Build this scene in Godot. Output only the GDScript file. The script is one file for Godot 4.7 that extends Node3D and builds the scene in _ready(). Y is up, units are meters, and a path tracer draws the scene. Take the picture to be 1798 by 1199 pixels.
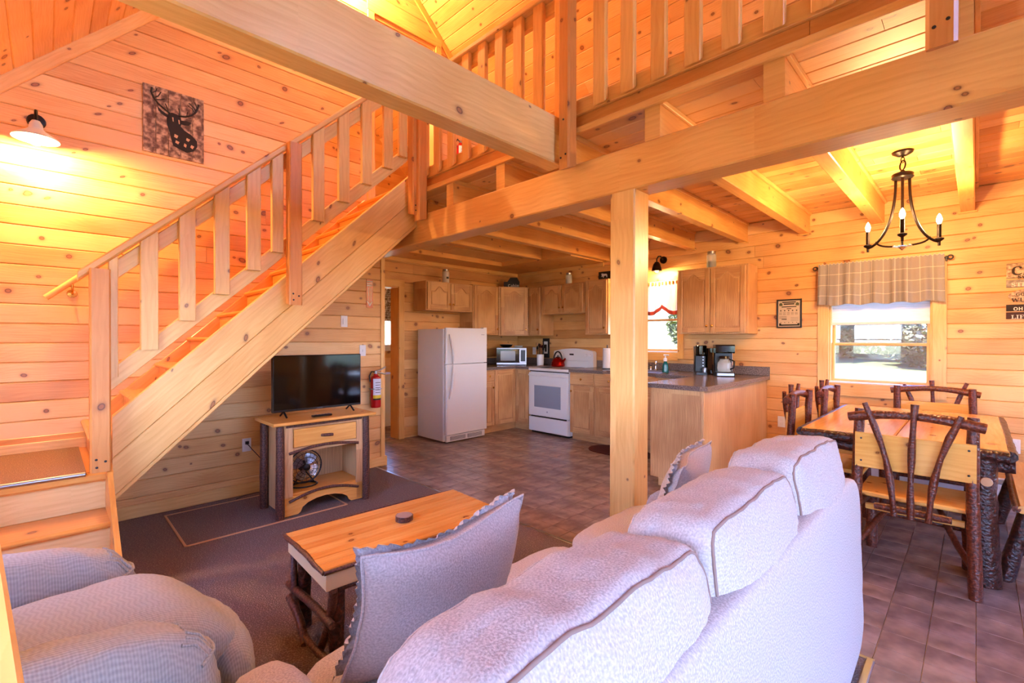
extends Node3D
# A log-cabin great room: stairs and loft on the left, kitchen in the corner, dining table by the window, sofa in front.

# ---------------------------------------------------------------- shape builder
class Sh:
	var v := PackedVector3Array()
	var n := PackedVector3Array()
	var uv := PackedVector2Array()
	var ix := PackedInt32Array()
	var off := Vector3.ZERO
	var xf := Transform3D.IDENTITY
	func tri(a: Vector3, b: Vector3, c: Vector3, na: Vector3, nb: Vector3, nc: Vector3, ua := Vector2.ZERO, ub := Vector2.ZERO, uc := Vector2.ZERO) -> void:
		var k := v.size()
		v.append(xf * a + off); v.append(xf * b + off); v.append(xf * c + off)
		n.append(xf.basis * na); n.append(xf.basis * nb); n.append(xf.basis * nc)
		uv.append(ua); uv.append(ub); uv.append(uc)
		if (c - a).cross(b - a).dot(na + nb + nc) >= 0.0:
			ix.append(k); ix.append(k + 1); ix.append(k + 2)
		else:
			ix.append(k); ix.append(k + 2); ix.append(k + 1)
	func quad(a: Vector3, b: Vector3, c: Vector3, d: Vector3, nn: Vector3, ua := Vector2.ZERO, ub := Vector2.ZERO, uc := Vector2.ZERO, ud := Vector2.ZERO) -> void:
		var k := v.size()
		v.append(xf * a + off); v.append(xf * b + off); v.append(xf * c + off); v.append(xf * d + off)
		for i in 4: n.append(xf.basis * nn)
		uv.append(ua); uv.append(ub); uv.append(uc); uv.append(ud)
		var o := [0, 1, 2, 0, 2, 3] if (c - a).cross(b - a).dot(nn) >= 0.0 else [0, 2, 1, 0, 3, 2]
		for i in o: ix.append(k + i)
	# a bevelled bar from p0 to p1; k0 and k1 slant its ends
	func bar(p0: Vector3, p1: Vector3, up: Vector3, w: float, h: float, bev := 0.004, uo := 0.0, vo := 0.0, k0 := 0.0, k1 := 0.0) -> void:
		var dir := (p1 - p0).normalized()
		var side := dir.cross(up).normalized()
		var u2 := side.cross(dir)
		var L := p0.distance_to(p1)
		var a := w / 2.0; var b := h / 2.0; var e: float = min(bev, min(a, b) * 0.9)
		var c := [Vector2(a - e, b), Vector2(a, b - e), Vector2(a, -b + e), Vector2(a - e, -b), Vector2(-a + e, -b), Vector2(-a, -b + e), Vector2(-a, b - e), Vector2(-a + e, b)]
		for i in 8:
			var s: Vector2 = c[i]; var t: Vector2 = c[(i + 1) % 8]
			var ed := (t - s)
			var nv := Vector2(-ed.y, ed.x).normalized()
			if nv.dot(s + t) < 0.0: nv = -nv
			var nn := side * nv.x + u2 * nv.y
			var vs: float; var vt: float
			if abs(nv.x) > 0.6: vs = s.y; vt = t.y
			else: vs = s.x; vt = t.x
			quad(p0 + side * s.x + u2 * s.y + dir * k0 * s.y, p1 + side * s.x + u2 * s.y + dir * k1 * s.y, p1 + side * t.x + u2 * t.y + dir * k1 * t.y, p0 + side * t.x + u2 * t.y + dir * k0 * t.y, nn, Vector2(uo, vs + vo), Vector2(uo + L, vs + vo), Vector2(uo + L, vt + vo), Vector2(uo, vt + vo))
		for en in 2:
			var p := p0 if en == 0 else p1
			var kk := k0 if en == 0 else k1
			var nn2 := (-(dir - u2 * kk)).normalized() if en == 0 else (dir - u2 * kk).normalized()
			for i in range(1, 7):
				var s0: Vector2 = c[0]; var s1: Vector2 = c[i]; var s2: Vector2 = c[i + 1]
				tri(p + side * s0.x + u2 * s0.y + dir * kk * s0.y, p + side * s1.x + u2 * s1.y + dir * kk * s1.y, p + side * s2.x + u2 * s2.y + dir * kk * s2.y, nn2, nn2, nn2, Vector2(uo + s0.x * 0.2, vo + s0.y), Vector2(uo + s1.x * 0.2, vo + s1.y), Vector2(uo + s2.x * 0.2, vo + s2.y))
	# a bevelled box by its lowest and highest corner; grain runs along axis g (0 x, 1 y, 2 z)
	func box(lo: Vector3, hi: Vector3, g := 0, bev := 0.004, uo := 0.0, vo := 0.0) -> void:
		var m := (lo + hi) / 2.0; var s := hi - lo
		if g == 0: bar(Vector3(lo.x, m.y, m.z), Vector3(hi.x, m.y, m.z), Vector3.UP, s.z, s.y, bev, uo, vo)
		elif g == 1: bar(Vector3(m.x, lo.y, m.z), Vector3(m.x, hi.y, m.z), Vector3.RIGHT, s.z, s.x, bev, uo, vo)
		else: bar(Vector3(m.x, m.y, lo.z), Vector3(m.x, m.y, hi.z), Vector3.UP, s.x, s.y, bev, uo, vo)
	# profile of (radius, height) turned round an axis
	func lathe(prof: Array, segs: int, c: Vector3, ax := Vector3.UP, sx := 1.0, sz := 1.0) -> void:
		var t := ax.cross(Vector3(0.31, 0.2, 0.93)).normalized()
		if abs(ax.y) > 0.99: t = Vector3.RIGHT
		var bt := ax.cross(t).normalized()
		for i in prof.size() - 1:
			var a: Vector2 = prof[i]; var b: Vector2 = prof[i + 1]
			var d := b - a
			if d.length() < 1e-6: continue
			var na := Vector2(d.y, -d.x).normalized()
			for k in segs:
				var f0 := TAU * k / segs; var f1 := TAU * (k + 1) / segs
				var e0 := t * cos(f0) * sx + bt * sin(f0) * sz; var e1 := t * cos(f1) * sx + bt * sin(f1) * sz
				var m0 := (e0.normalized() * na.x + ax * na.y).normalized(); var m1 := (e1.normalized() * na.x + ax * na.y).normalized()
				var A := c + e0 * a.x + ax * a.y; var B := c + e1 * a.x + ax * a.y; var C := c + e1 * b.x + ax * b.y; var D := c + e0 * b.x + ax * b.y
				var u0 := f0 * 0.1; var u1 := f1 * 0.1
				if b.x > 1e-5: tri(A, C, D, m0, m1, m0, Vector2(a.y, u0), Vector2(b.y, u1), Vector2(b.y, u0))
				if a.x > 1e-5: tri(A, B, C, m0, m1, m1, Vector2(a.y, u0), Vector2(a.y, u1), Vector2(b.y, u1))
	# a tube through points, radius r (float or array); rough > 0 makes it knobbly like a peeled branch
	func tube(pts: Array, r, segs := 8, closed := false, rough := 0.0, sd := 0.0, uo := 0.0, flat := 1.0) -> void:
		var N := pts.size()
		var nz := FastNoiseLite.new(); nz.seed = int(sd) + 7; nz.frequency = 1.0
		var t0: Vector3 = (pts[1] - pts[0]).normalized()
		var ref := Vector3.UP if abs(t0.y) < 0.9 else Vector3.RIGHT
		var nn := (ref - t0 * ref.dot(t0)).normalized()
		var P := []; var Q := []; var len := 0.0; var Ls := []
		for i in N:
			var tg: Vector3
			if closed: tg = (pts[(i + 1) % N] - pts[(i + N - 1) % N]).normalized()
			else: tg = (pts[min(i + 1, N - 1)] - pts[max(i - 1, 0)]).normalized()
			nn = (nn - tg * nn.dot(tg)).normalized()
			var bb := tg.cross(nn)
			var ring := []; var nr := []
			var rr: float = r if (r is float or r is int) else r[i]
			if i > 0: len += (pts[i] - pts[i - 1]).length()
			Ls.append(len)
			for k in segs + 1:
				var f := TAU * (k % segs) / segs
				var e := nn * cos(f) * flat + bb * sin(f)
				var q := 1.0
				if rough > 0.0: q = 1.0 + rough * (nz.get_noise_3d(len * 14.0 + sd, cos(f) * 1.3, sin(f) * 1.3) + 0.6 * nz.get_noise_3d(len * 40.0, cos(f) * 3.0 + sd, sin(f) * 3.0))
				ring.append(pts[i] + e * rr * q); nr.append((nn * cos(f) / flat + bb * sin(f)).normalized())
			P.append(ring); Q.append(nr)
		var M := N if closed else N - 1
		for i in M:
			var j := (i + 1) % N
			for k in segs:
				var ra: float = r if (r is float or r is int) else r[i]
				var u0 := Vector2(uo + Ls[i], TAU * k / segs * ra); var u1 := Vector2(uo + Ls[i], TAU * (k + 1) / segs * ra)
				var w: float = Ls[j] if j > i else Ls[i] + (pts[j] - pts[i]).length()
				var u2 := Vector2(uo + w, TAU * (k + 1) / segs * ra); var u3 := Vector2(uo + w, TAU * k / segs * ra)
				tri(P[i][k], P[i][k + 1], P[j][k + 1], Q[i][k], Q[i][k + 1], Q[j][k + 1], u0, u1, u2)
				tri(P[i][k], P[j][k + 1], P[j][k], Q[i][k], Q[j][k + 1], Q[j][k], u0, u2, u3)
		if not closed:
			for en in 2:
				var i := 0 if en == 0 else N - 1
				var d: Vector3 = (pts[0] - pts[1]).normalized() if en == 0 else (pts[N - 1] - pts[N - 2]).normalized()
				for k in segs: tri(pts[i], P[i][k], P[i][k + 1], d, d, d)
	# an outline in the transform's xy plane, extruded along its z
	func prism(poly: PackedVector2Array, t: Transform3D, depth: float, along_y := false) -> void:
		var id := Geometry2D.triangulate_polygon(poly)
		var zf := t.basis.z.normalized()
		for s in 2:
			var z := 0.0 if s == 0 else depth
			var nn := -zf if s == 0 else zf
			for i in range(0, id.size(), 3):
				var a := poly[id[i]]; var b := poly[id[i + 1]]; var c := poly[id[i + 2]]
				var ua := Vector2(a.y, a.x) if along_y else a; var ub := Vector2(b.y, b.x) if along_y else b; var uc := Vector2(c.y, c.x) if along_y else c
				tri(t * Vector3(a.x, a.y, z), t * Vector3(b.x, b.y, z), t * Vector3(c.x, c.y, z), nn, nn, nn, ua, ub, uc)
		var area := 0.0
		for i in poly.size():
			var a := poly[i]; var b := poly[(i + 1) % poly.size()]
			area += a.x * b.y - b.x * a.y
		for i in poly.size():
			var a := poly[i]; var b := poly[(i + 1) % poly.size()]
			var d := b - a
			if d.length() < 1e-6: continue
			var m := Vector2(d.y, -d.x).normalized() * (1.0 if area > 0.0 else -1.0)
			var nn := (t.basis * Vector3(m.x, m.y, 0)).normalized()
			var la := a.length(); var lb := b.length()
			quad(t * Vector3(a.x, a.y, 0), t * Vector3(b.x, b.y, 0), t * Vector3(b.x, b.y, depth), t * Vector3(a.x, a.y, depth), nn, Vector2(la, 0), Vector2(lb, 0), Vector2(lb, depth), Vector2(la, depth))
	func smooth_add(P: PackedVector3Array, T: PackedInt32Array, U: PackedVector2Array) -> void:
		var k := v.size()
		var nn := PackedVector3Array(); nn.resize(P.size())
		for i in range(0, T.size(), 3):
			var f := (P[T[i + 2]] - P[T[i]]).cross(P[T[i + 1]] - P[T[i]])
			nn[T[i]] += f; nn[T[i + 1]] += f; nn[T[i + 2]] += f
		for i in P.size():
			v.append(xf * P[i] + off); n.append(xf.basis * nn[i].normalized()); uv.append(U[i])
		for i in T: ix.append(k + i)
	# a cube of m x m faces bent by fn(p in -1..1)
	func blob(m: int, fn: Callable) -> void:
		var P := PackedVector3Array(); var U := PackedVector2Array(); var T := PackedInt32Array(); var seen := {}
		for f in 6:
			var ax := f >> 1; var sg := -1.0 if f & 1 else 1.0
			var id := []
			for i in m + 1:
				for j in m + 1:
					var a := -1.0 + 2.0 * i / m; var b := -1.0 + 2.0 * j / m
					var p := Vector3.ZERO
					p[ax] = sg; p[(ax + 1) % 3] = a; p[(ax + 2) % 3] = b
					var key := Vector3i((p * 1000.0).round())
					if not seen.has(key):
						seen[key] = P.size(); P.append(fn.call(p)); U.append(Vector2(a, b))
					id.append(seen[key])
			for i in m:
				for j in m:
					var a: int = id[i * (m + 1) + j]; var b: int = id[(i + 1) * (m + 1) + j]; var c: int = id[(i + 1) * (m + 1) + j + 1]; var d: int = id[i * (m + 1) + j + 1]
					if sg > 0: T.append_array(PackedInt32Array([a, c, b, a, d, c]))
					else: T.append_array(PackedInt32Array([a, b, c, a, c, d]))
		smooth_add(P, T, U)
	# a sheet fn(u, v in 0..1) with uv in su x sv metres
	func sheet(nu: int, nv: int, fn: Callable, su := 1.0, sv := 1.0, flip := false) -> void:
		var P := PackedVector3Array(); var U := PackedVector2Array(); var T := PackedInt32Array()
		for i in nu + 1:
			for j in nv + 1:
				P.append(fn.call(float(i) / nu, float(j) / nv)); U.append(Vector2(su * i / nu, sv * j / nv))
		for i in nu:
			for j in nv:
				var a := i * (nv + 1) + j; var b := a + nv + 1
				if flip: T.append_array(PackedInt32Array([a, b, b + 1, a, b + 1, a + 1]))
				else: T.append_array(PackedInt32Array([a, b + 1, b, a, a + 1, b + 1]))
		smooth_add(P, T, U)
	func mesh() -> ArrayMesh:
		var m := ArrayMesh.new()
		var A := []; A.resize(Mesh.ARRAY_MAX)
		A[Mesh.ARRAY_VERTEX] = v; A[Mesh.ARRAY_NORMAL] = n; A[Mesh.ARRAY_TEX_UV] = uv; A[Mesh.ARRAY_INDEX] = ix
		m.add_surface_from_arrays(Mesh.PRIMITIVE_TRIANGLES, A)
		return m

# ---------------------------------------------------------------- scene helpers
var rng := RandomNumberGenerator.new()
var taken := {}
var off := Vector3.ZERO      # minus the base of the thing being built, so that shapes can be given in room coordinates
var M := {}

func sh() -> Sh:
	var s := Sh.new(); s.off = off; return s
func numbered(parent: Node, called: String) -> String:
	var key := str(parent.get_instance_id()) + called
	var k: int = taken.get(key, 0)
	taken[key] = k + 1
	return called if k == 0 else "%s_%03d" % [called, k]
func thing(called: String, label: String, category: String, at := Vector3.ZERO, turn := 0.0, group := "") -> Node3D:
	var o := Node3D.new(); o.name = numbered(self, called); add_child(o, true)
	o.position = at; o.rotation.y = turn
	o.set_meta("label", label); o.set_meta("category", category)
	if group != "": o.set_meta("group", group)
	off = -at if turn == 0.0 else Vector3.ZERO
	return o
func structure(called: String) -> Node3D:
	var o := Node3D.new(); o.name = numbered(self, called); add_child(o, true)
	o.set_meta("kind", "structure")
	off = Vector3.ZERO
	return o
func part(parent: Node, called: String, s, m: Material) -> MeshInstance3D:
	var o := MeshInstance3D.new(); o.name = numbered(parent, called)
	o.mesh = s.mesh() if s is Sh else s
	o.material_override = m
	o.cast_shadow = GeometryInstance3D.SHADOW_CASTING_SETTING_ON
	parent.add_child(o, true)
	return o
func copy(o: Node3D, called: String, label: String, at: Vector3, turn := 0.0) -> Node3D:
	var c: Node3D = o.duplicate(); c.name = numbered(self, called); add_child(c, true)
	c.position = at; c.rotation.y = turn
	c.set_meta("label", label)
	return c
func pick(a: Array): return a[rng.randi() % a.size()]
func R(a: float, b: float) -> float: return rng.randf_range(a, b)
func V(x: float, y: float, z: float) -> Vector3: return Vector3(x, y, z)
func bx(parent: Node, called: String, m: Material, lo: Vector3, hi: Vector3, g := 0, bev := 0.004) -> MeshInstance3D:
	var s := sh(); s.box(lo, hi, g, bev, R(0, 2.4), R(0, 1.0)); return part(parent, called, s, m)
func text_on(parent: Node, called: String, words: String, height: float, at: Vector3, basis: Basis, m: Material, serif := false, depth := 0.002) -> MeshInstance3D:
	var t := TextMesh.new(); var f := SystemFont.new(); f.font_names = PackedStringArray(["Droid Serif" if serif else "Droid Sans"]); f.font_weight = 700
	t.font = f; t.text = words; t.font_size = 48; t.pixel_size = height / 36.0; t.depth = depth; t.curve_step = 2.0
	var o := part(parent, called, t, m)
	o.transform = Transform3D(basis, at + off)
	return o
# a log between two points, a little bent and knobbly
func logs(s: Sh, a: Vector3, b: Vector3, r: float, r2 := -1.0, bend := 0.0, sd := 0.0, segs := 10, rough := 0.16) -> void:
	var q := r if r2 < 0.0 else r2
	var d := (b - a); var L := d.length()
	var side := d.cross(Vector3(0.3, 0.5, 0.8)).normalized().rotated(d.normalized(), sd)
	var k: int = max(4, int(L / 0.045))
	var P := []; var rr := []
	for i in k + 1:
		var t := float(i) / k
		P.append(a + d * t + side * bend * sin(t * PI) + side.cross(d.normalized()) * 0.25 * bend * sin(t * TAU + sd))
		rr.append(lerp(r, q, t) * (1.0 if i > 0 and i < k else 0.93))
	s.tube(P, rr, segs, false, rough, sd, sd)

# ---------------------------------------------------------------- materials
func noise_img(sd: int, freq: float, size: int, oct := 3, kind := FastNoiseLite.TYPE_SIMPLEX_SMOOTH) -> Image:
	var z := FastNoiseLite.new(); z.seed = sd; z.frequency = freq; z.noise_type = kind; z.fractal_octaves = oct
	var im := z.get_seamless_image(size, size); im.convert(Image.FORMAT_L8); return im
func tex(im: Image) -> ImageTexture: return ImageTexture.create_from_image(im)
func normal_of(im: Image, k: float) -> ImageTexture:
	var j: Image = im.duplicate(); j.convert(Image.FORMAT_RGBA8); j.bump_map_to_normal_map(k); return tex(j)
func mat(c: Color, rough := 0.5, metal := 0.0, spec := 0.5) -> StandardMaterial3D:
	var m := StandardMaterial3D.new(); m.albedo_color = c; m.roughness = rough; m.metallic = metal; m.metallic_specular = spec; return m
func textured(t: Texture2D, c: Color, rough: float, su: float, sv: float) -> StandardMaterial3D:
	var m := mat(c, rough); m.albedo_texture = t; m.uv1_scale = Vector3(su, sv, 1); return m
func planar(t: Texture2D, c: Color, rough: float, scale: float, nm: Texture2D = null, k := 1.0, world := false) -> StandardMaterial3D:
	var m := mat(c, rough); m.albedo_texture = t; m.uv1_triplanar = true; m.uv1_world_triplanar = world; m.uv1_scale = Vector3.ONE * scale
	if nm: m.normal_enabled = true; m.normal_texture = nm; m.normal_scale = k
	return m
# wood with rings bent round knots; strips > 0 makes separate boards side by side
func wood(W: int, H: int, wm: float, hm: float, strips: int, knots: int, sd: int, light: Color, dark: Color, knot: Color, rings: float, kmin: float, kmax: float) -> ImageTexture:
	var r := RandomNumberGenerator.new(); r.seed = sd
	var n1 := noise_img(sd, 0.012, 256, 3).get_data(); var n2 := noise_img(sd + 1, 0.05, 256, 2).get_data()
	var disp := PackedFloat32Array(); disp.resize(W * H)
	var dk := PackedFloat32Array(); dk.resize(W * H)
	var ppx := W / wm; var ppy := H / hm
	var shh := H / float(max(strips, 1))
	for q in knots:
		var kx := r.randf() * W; var ky: float
		if strips > 0: ky = (q % strips + r.randf_range(0.2, 0.8)) * shh
		else: ky = r.randf() * H
		var rad := r.randf_range(kmin, kmax) * (1.0 if r.randf() < 0.4 else 0.6)
		var ex := r.randf_range(1.0, 1.5)
		var wx := int(rad * 7.0 * ppx); var wy := int(rad * 5.0 * ppy)
		var tilt := r.randf_range(-0.25, 0.25)
		for dy in range(-wy, wy + 1):
			var y := int(ky) + dy
			if strips > 0 and int(y / shh) != q % strips: continue
			y = posmod(y, H)
			for dx in range(-wx, wx + 1):
				var x := posmod(int(kx) + dx, W)
				var mx := dx / ppx / rad; var my := dy / ppy / rad + mx * tilt
				var i := y * W + x
				disp[i] += signf(my) * rad * 1.3 * exp(-mx * mx / 6.0) * exp(-absf(my) / 1.6)
				var d := sqrt(mx * mx / (ex * ex) + my * my)
				if d < 2.6:
					var v := 0.0
					if d < 0.66: v = 2.0 + 0.72 + 0.1 * sin(d * 17.0)
					elif d < 1.0: v = 0.88 - 0.25 * absf(d - 0.84) / 0.17
					else: v = 0.34 * exp(-(d - 1.0) * 2.0)
					dk[i] = maxf(dk[i], v)
	var tone := []
	for q in max(strips, 1): tone.append(Vector2(r.randf_range(-0.22, 0.22), r.randf_range(0, 200)))
	var out := PackedByteArray(); out.resize(W * H * 3)
	var o := 0
	for y in H:
		var st := int(y / shh) if strips > 0 else 0
		var tv: Vector2 = tone[min(st, tone.size() - 1)]
		var my := y / ppy
		var yo := int(tv.y)
		for x in W:
			var i := y * W + x
			var lo: float = n1[((y / 5 + yo) & 255) * 256 + ((x / 4 + yo) & 255)] / 255.0
			var fi: float = n2[((y * 2 + yo) & 255) * 256 + ((x / 10) & 255)] / 255.0
			var ph := (my - disp[i] + (lo - 0.5) * 0.09) * rings
			var g := ph - floorf(ph)
			g = g * g
			var t := clampf(0.18 + tv.x + 0.24 * g + 0.5 * (fi - 0.5) + 0.8 * (lo - 0.5), 0.0, 1.0)
			var k := dk[i]
			var cr := lerpf(light.r, dark.r, t); var cg := lerpf(light.g, dark.g, t); var cb := lerpf(light.b, dark.b, t)
			if k > 1.5: cr = lerpf(cr, knot.r * 1.6, k - 2.0); cg = lerpf(cg, knot.g * 1.75, k - 2.0); cb = lerpf(cb, knot.b * 1.8, k - 2.0)
			elif k > 0.0: cr = lerpf(cr, knot.r, k); cg = lerpf(cg, knot.g, k); cb = lerpf(cb, knot.b, k)
			out[o] = int(cr * 255.0); out[o + 1] = int(cg * 255.0); out[o + 2] = int(cb * 255.0)
			o += 3
	var im := Image.create_from_data(W, H, false, Image.FORMAT_RGB8, out)
	im.generate_mipmaps()
	return tex(im)
func two_tone(im: Image, a: Color, b: Color, gain := 1.0) -> ImageTexture:
	var d := im.get_data(); var out := PackedByteArray(); out.resize(d.size() * 3)
	for i in d.size():
		var t := clampf((d[i] / 255.0 - 0.5) * gain + 0.5, 0, 1)
		out[i * 3] = int(lerpf(a.r, b.r, t) * 255); out[i * 3 + 1] = int(lerpf(a.g, b.g, t) * 255); out[i * 3 + 2] = int(lerpf(a.b, b.b, t) * 255)
	return tex(Image.create_from_data(im.get_width(), im.get_height(), false, Image.FORMAT_RGB8, out))
func materials() -> void:
	var board := wood(1024, 1024, 2.4, 1.1, 8, 30, 11, Color(0.94, 0.76, 0.50), Color(0.82, 0.58, 0.32), Color(0.33, 0.17, 0.10), 55.0, 0.009, 0.021)
	var plain := wood(1024, 512, 2.4, 1.1, 0, 18, 23, Color(0.95, 0.78, 0.51), Color(0.86, 0.64, 0.36), Color(0.36, 0.19, 0.11), 30.0, 0.009, 0.017)
	var oak := wood(512, 512, 1.0, 0.6, 0, 0, 37, Color(0.88, 0.70, 0.48), Color(0.68, 0.47, 0.28), Color(0.3, 0.2, 0.1), 60.0, 0.01, 0.02)
	M.wall = []
	for c in [Color(1, 1, 1), Color(0.95, 0.91, 0.87), Color(1, 0.97, 0.93), Color(0.92, 0.86, 0.80), Color(0.98, 0.93, 0.86)]:
		M.wall.append(textured(board, c, 0.42, 1 / 2.4, 1 / 1.1))
	M.pine = textured(plain, Color(1, 1, 1), 0.4, 1 / 2.4, 1 / 1.1)
	M.beam = textured(plain, Color(1, 0.98, 0.93), 0.36, 1 / 2.4, 1 / 1.1)
	M.gold = textured(plain, Color(1, 0.92, 0.80), 0.36, 1 / 2.4, 1 / 1.1)
	M.fir = textured(plain, Color(0.90, 0.74, 0.60), 0.4, 1 / 2.4, 1 / 1.1)
	M.tread = textured(plain, Color(0.96, 0.82, 0.62), 0.3, 1 / 2.4, 1 / 1.1)
	M.oak = textured(oak, Color(1, 1, 1), 0.4, 1.0, 1 / 0.6)
	M.oak_dark = M.oak
	M.oak_pale = textured(oak, Color(1.0, 1.0, 1.0), 0.5, 0.6, 1 / 0.9)
	M.table = textured(plain, Color(1, 0.93, 0.78), 0.12, 1 / 2.4, 1 / 1.1)
	M.slat = [textured(plain, Color(1, 0.9, 0.74), 0.25, 1 / 2.4, 1 / 1.1), textured(plain, Color(0.96, 0.82, 0.62), 0.25, 1 / 2.4, 1 / 1.1)]
	var bk := noise_img(5, 0.03, 256, 4)
	M.bark = planar(two_tone(bk, Color(0.20, 0.10, 0.075), Color(0.46, 0.28, 0.21), 1.8), Color(1, 1, 1), 0.42, 9.0, normal_of(bk, 5.0), 1.0)
	M.barkred = planar(two_tone(bk, Color(0.24, 0.09, 0.055), Color(0.52, 0.25, 0.15), 1.7), Color(1, 1, 1), 0.30, 7.0, normal_of(bk, 6.0), 1.0)
	M.barkdark = planar(two_tone(bk, Color(0.10, 0.045, 0.04), Color(0.36, 0.18, 0.14), 1.8), Color(1, 1, 1), 0.28, 5.0, normal_of(bk, 8.0), 1.0)
	M.cutwood = mat(Color(0.80, 0.62, 0.44), 0.5)
	var wv := noise_img(9, 0.11, 256, 2); var wc := noise_img(10, 0.02, 256, 3)
	M.sofa = planar(two_tone(wv, Color(0.63, 0.585, 0.575), Color(0.80, 0.755, 0.735), 1.5), Color(1, 1, 1), 0.92, 5.0, normal_of(wv, 2.0), 0.6)
	M.sofa_back = M.sofa
	M.piping = mat(Color(0.55, 0.44, 0.40), 0.9)
	var rib := Image.create(64, 64, false, Image.FORMAT_L8)
	for y in 64:
		for x in 64:
			var t := 0.5 + 0.32 * sin(x * TAU / 8.0) + 0.14 * sin(y * TAU / 16.0 + 2.0 * sin(x * TAU / 64.0))
			rib.set_pixel(x, y, Color(t, t, t))
	M.cord = planar(two_tone(rib, Color(0.56, 0.55, 0.535), Color(0.72, 0.71, 0.68), 1.0), Color(1, 1, 1), 0.9, 17.0, normal_of(rib, 2.0), 0.5)
	var loop := noise_img(14, 0.16, 256, 1, FastNoiseLite.TYPE_CELLULAR)
	M.carpet = planar(two_tone(loop, Color(0.40, 0.335, 0.305), Color(0.58, 0.50, 0.46), 1.4), Color(1, 1, 1), 0.97, 3.0, normal_of(loop, 4.0), 0.8)
	M.carpet_step = planar(two_tone(loop, Color(0.50, 0.37, 0.25), Color(0.68, 0.53, 0.38), 1.4), Color(1, 1, 1), 0.97, 4.0, normal_of(loop, 4.0), 0.8)
	var st := noise_img(15, 0.02, 256, 4)
	M.tiles = []
	for c in [Color(1, 1, 1), Color(0.95, 0.94, 0.93), Color(1.0, 0.97, 0.95)]:
		M.tiles.append(planar(two_tone(st, Color(0.50, 0.42, 0.385), Color(0.66, 0.57, 0.525), 1.3), c, 0.27, 1.1))
	M.grout = mat(Color(0.66, 0.56, 0.51), 0.5)
	var gr := noise_img(16, 0.09, 256, 4)
	M.counter = planar(two_tone(gr, Color(0.34, 0.295, 0.275), Color(0.54, 0.48, 0.45), 1.5), Color(1, 1, 1), 0.2, 2.5)
	M.white = mat(Color(0.90, 0.895, 0.88), 0.32)
	M.whitegloss = mat(Color(0.90, 0.90, 0.89), 0.16)
	M.whitematte = mat(Color(0.88, 0.87, 0.85), 0.6)
	M.greyglass = mat(Color(0.55, 0.58, 0.63), 0.12)
	M.black = mat(Color(0.02, 0.02, 0.022), 0.3)
	M.blackgloss = mat(Color(0.008, 0.008, 0.01), 0.07)
	M.dark = mat(Color(0.09, 0.075, 0.07), 0.45)
	M.bronze = mat(Color(0.13, 0.085, 0.07), 0.38, 0.7)
	M.chrome = mat(Color(0.78, 0.78, 0.80), 0.16, 1.0)
	M.steel = mat(Color(0.66, 0.66, 0.68), 0.32, 1.0)
	M.brass = mat(Color(0.80, 0.62, 0.32), 0.25, 1.0)
	M.red = mat(Color(0.70, 0.045, 0.07), 0.25)
	M.redmetal = mat(Color(0.62, 0.06, 0.05), 0.14, 0.75)
	M.label = mat(Color(0.86, 0.88, 0.92), 0.5)
	M.yellow = mat(Color(0.88, 0.74, 0.10), 0.5)
	M.maroon = mat(Color(0.28, 0.075, 0.065), 0.95)
	M.glass = mat(Color(0.95, 0.97, 0.98, 0.06), 0.02); M.glass.transparency = BaseMaterial3D.TRANSPARENCY_ALPHA
	M.jar = mat(Color(0.86, 0.92, 0.92, 0.35), 0.06); M.jar.transparency = BaseMaterial3D.TRANSPARENCY_ALPHA
	M.plastic_teal = mat(Color(0.06, 0.42, 0.42, 0.85), 0.1); M.plastic_teal.transparency = BaseMaterial3D.TRANSPARENCY_ALPHA
	M.shade = mat(Color(0.93, 0.92, 0.90), 0.85); M.shade.backlight_enabled = true; M.shade.backlight = Color(0.5, 0.5, 0.48)
	M.screen = mat(Color(0.05, 0.05, 0.05, 0.22), 0.9, 0.0, 0.0); M.screen.transparency = BaseMaterial3D.TRANSPARENCY_ALPHA
	M.lead = mat(Color(0.35, 0.35, 0.36), 0.6)
# ---------------------------------------------------------------- the house
const XL := -4.63   # gable wall behind the stairs
const XK := -5.70   # kitchen wall behind the refrigerator
const ZB := -5.85   # wall with the windows
const ZF := 1.0     # wall behind the camera
const XR := 2.3     # wall to the right
const PITCH := 0.1355
func roof_s(z: float) -> float: return 3.375 - 1.079 * z
func roof_n(z: float) -> float: return 5.986 - 0.94 * (-2.42 - z)
func roof_y(z: float) -> float: return min(roof_s(z), roof_n(z))
func z_south(y: float) -> float: return (3.375 - y) / 1.079
func z_north(y: float) -> float: return -2.42 - (5.986 - y) / 0.94

# one plank lying flat on a wall: a..b along the wall at its lower edge, slanted ends ka, kb
func plank(parent: Node, plane: String, at: float, y0: float, y1: float, a: float, b: float, ka := 0.0, kb := 0.0, m: Material = null) -> void:
	if b - a < 0.01 or y1 - y0 < 0.008: return
	var s := sh(); var ym := (y0 + y1) / 2.0; var h := y1 - y0 - 0.0015; var t := 0.024
	var vo := (rng.randi() % 8) * 0.1375 + 0.0687
	var e := R(-0.0012, 0.0012)
	if plane == "x+": s.bar(V(at - t / 2 + e, ym, a), V(at - t / 2 + e, ym, b), Vector3.UP, t, h, 0.006, R(0, 2.4), vo, ka, kb)
	elif plane == "x-": s.bar(V(at + t / 2 + e, ym, a), V(at + t / 2 + e, ym, b), Vector3.UP, t, h, 0.006, R(0, 2.4), vo, ka, kb)
	elif plane == "z+": s.bar(V(a, ym, at - t / 2 + e), V(b, ym, at - t / 2 + e), Vector3.UP, t, h, 0.006, R(0, 2.4), vo, ka, kb)
	else: s.bar(V(a, ym, at + t / 2 + e), V(b, ym, at + t / 2 + e), Vector3.UP, t, h, 0.006, R(0, 2.4), vo, ka, kb)
	part(parent, "plank", s, m if m else pick(M.wall))
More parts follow.
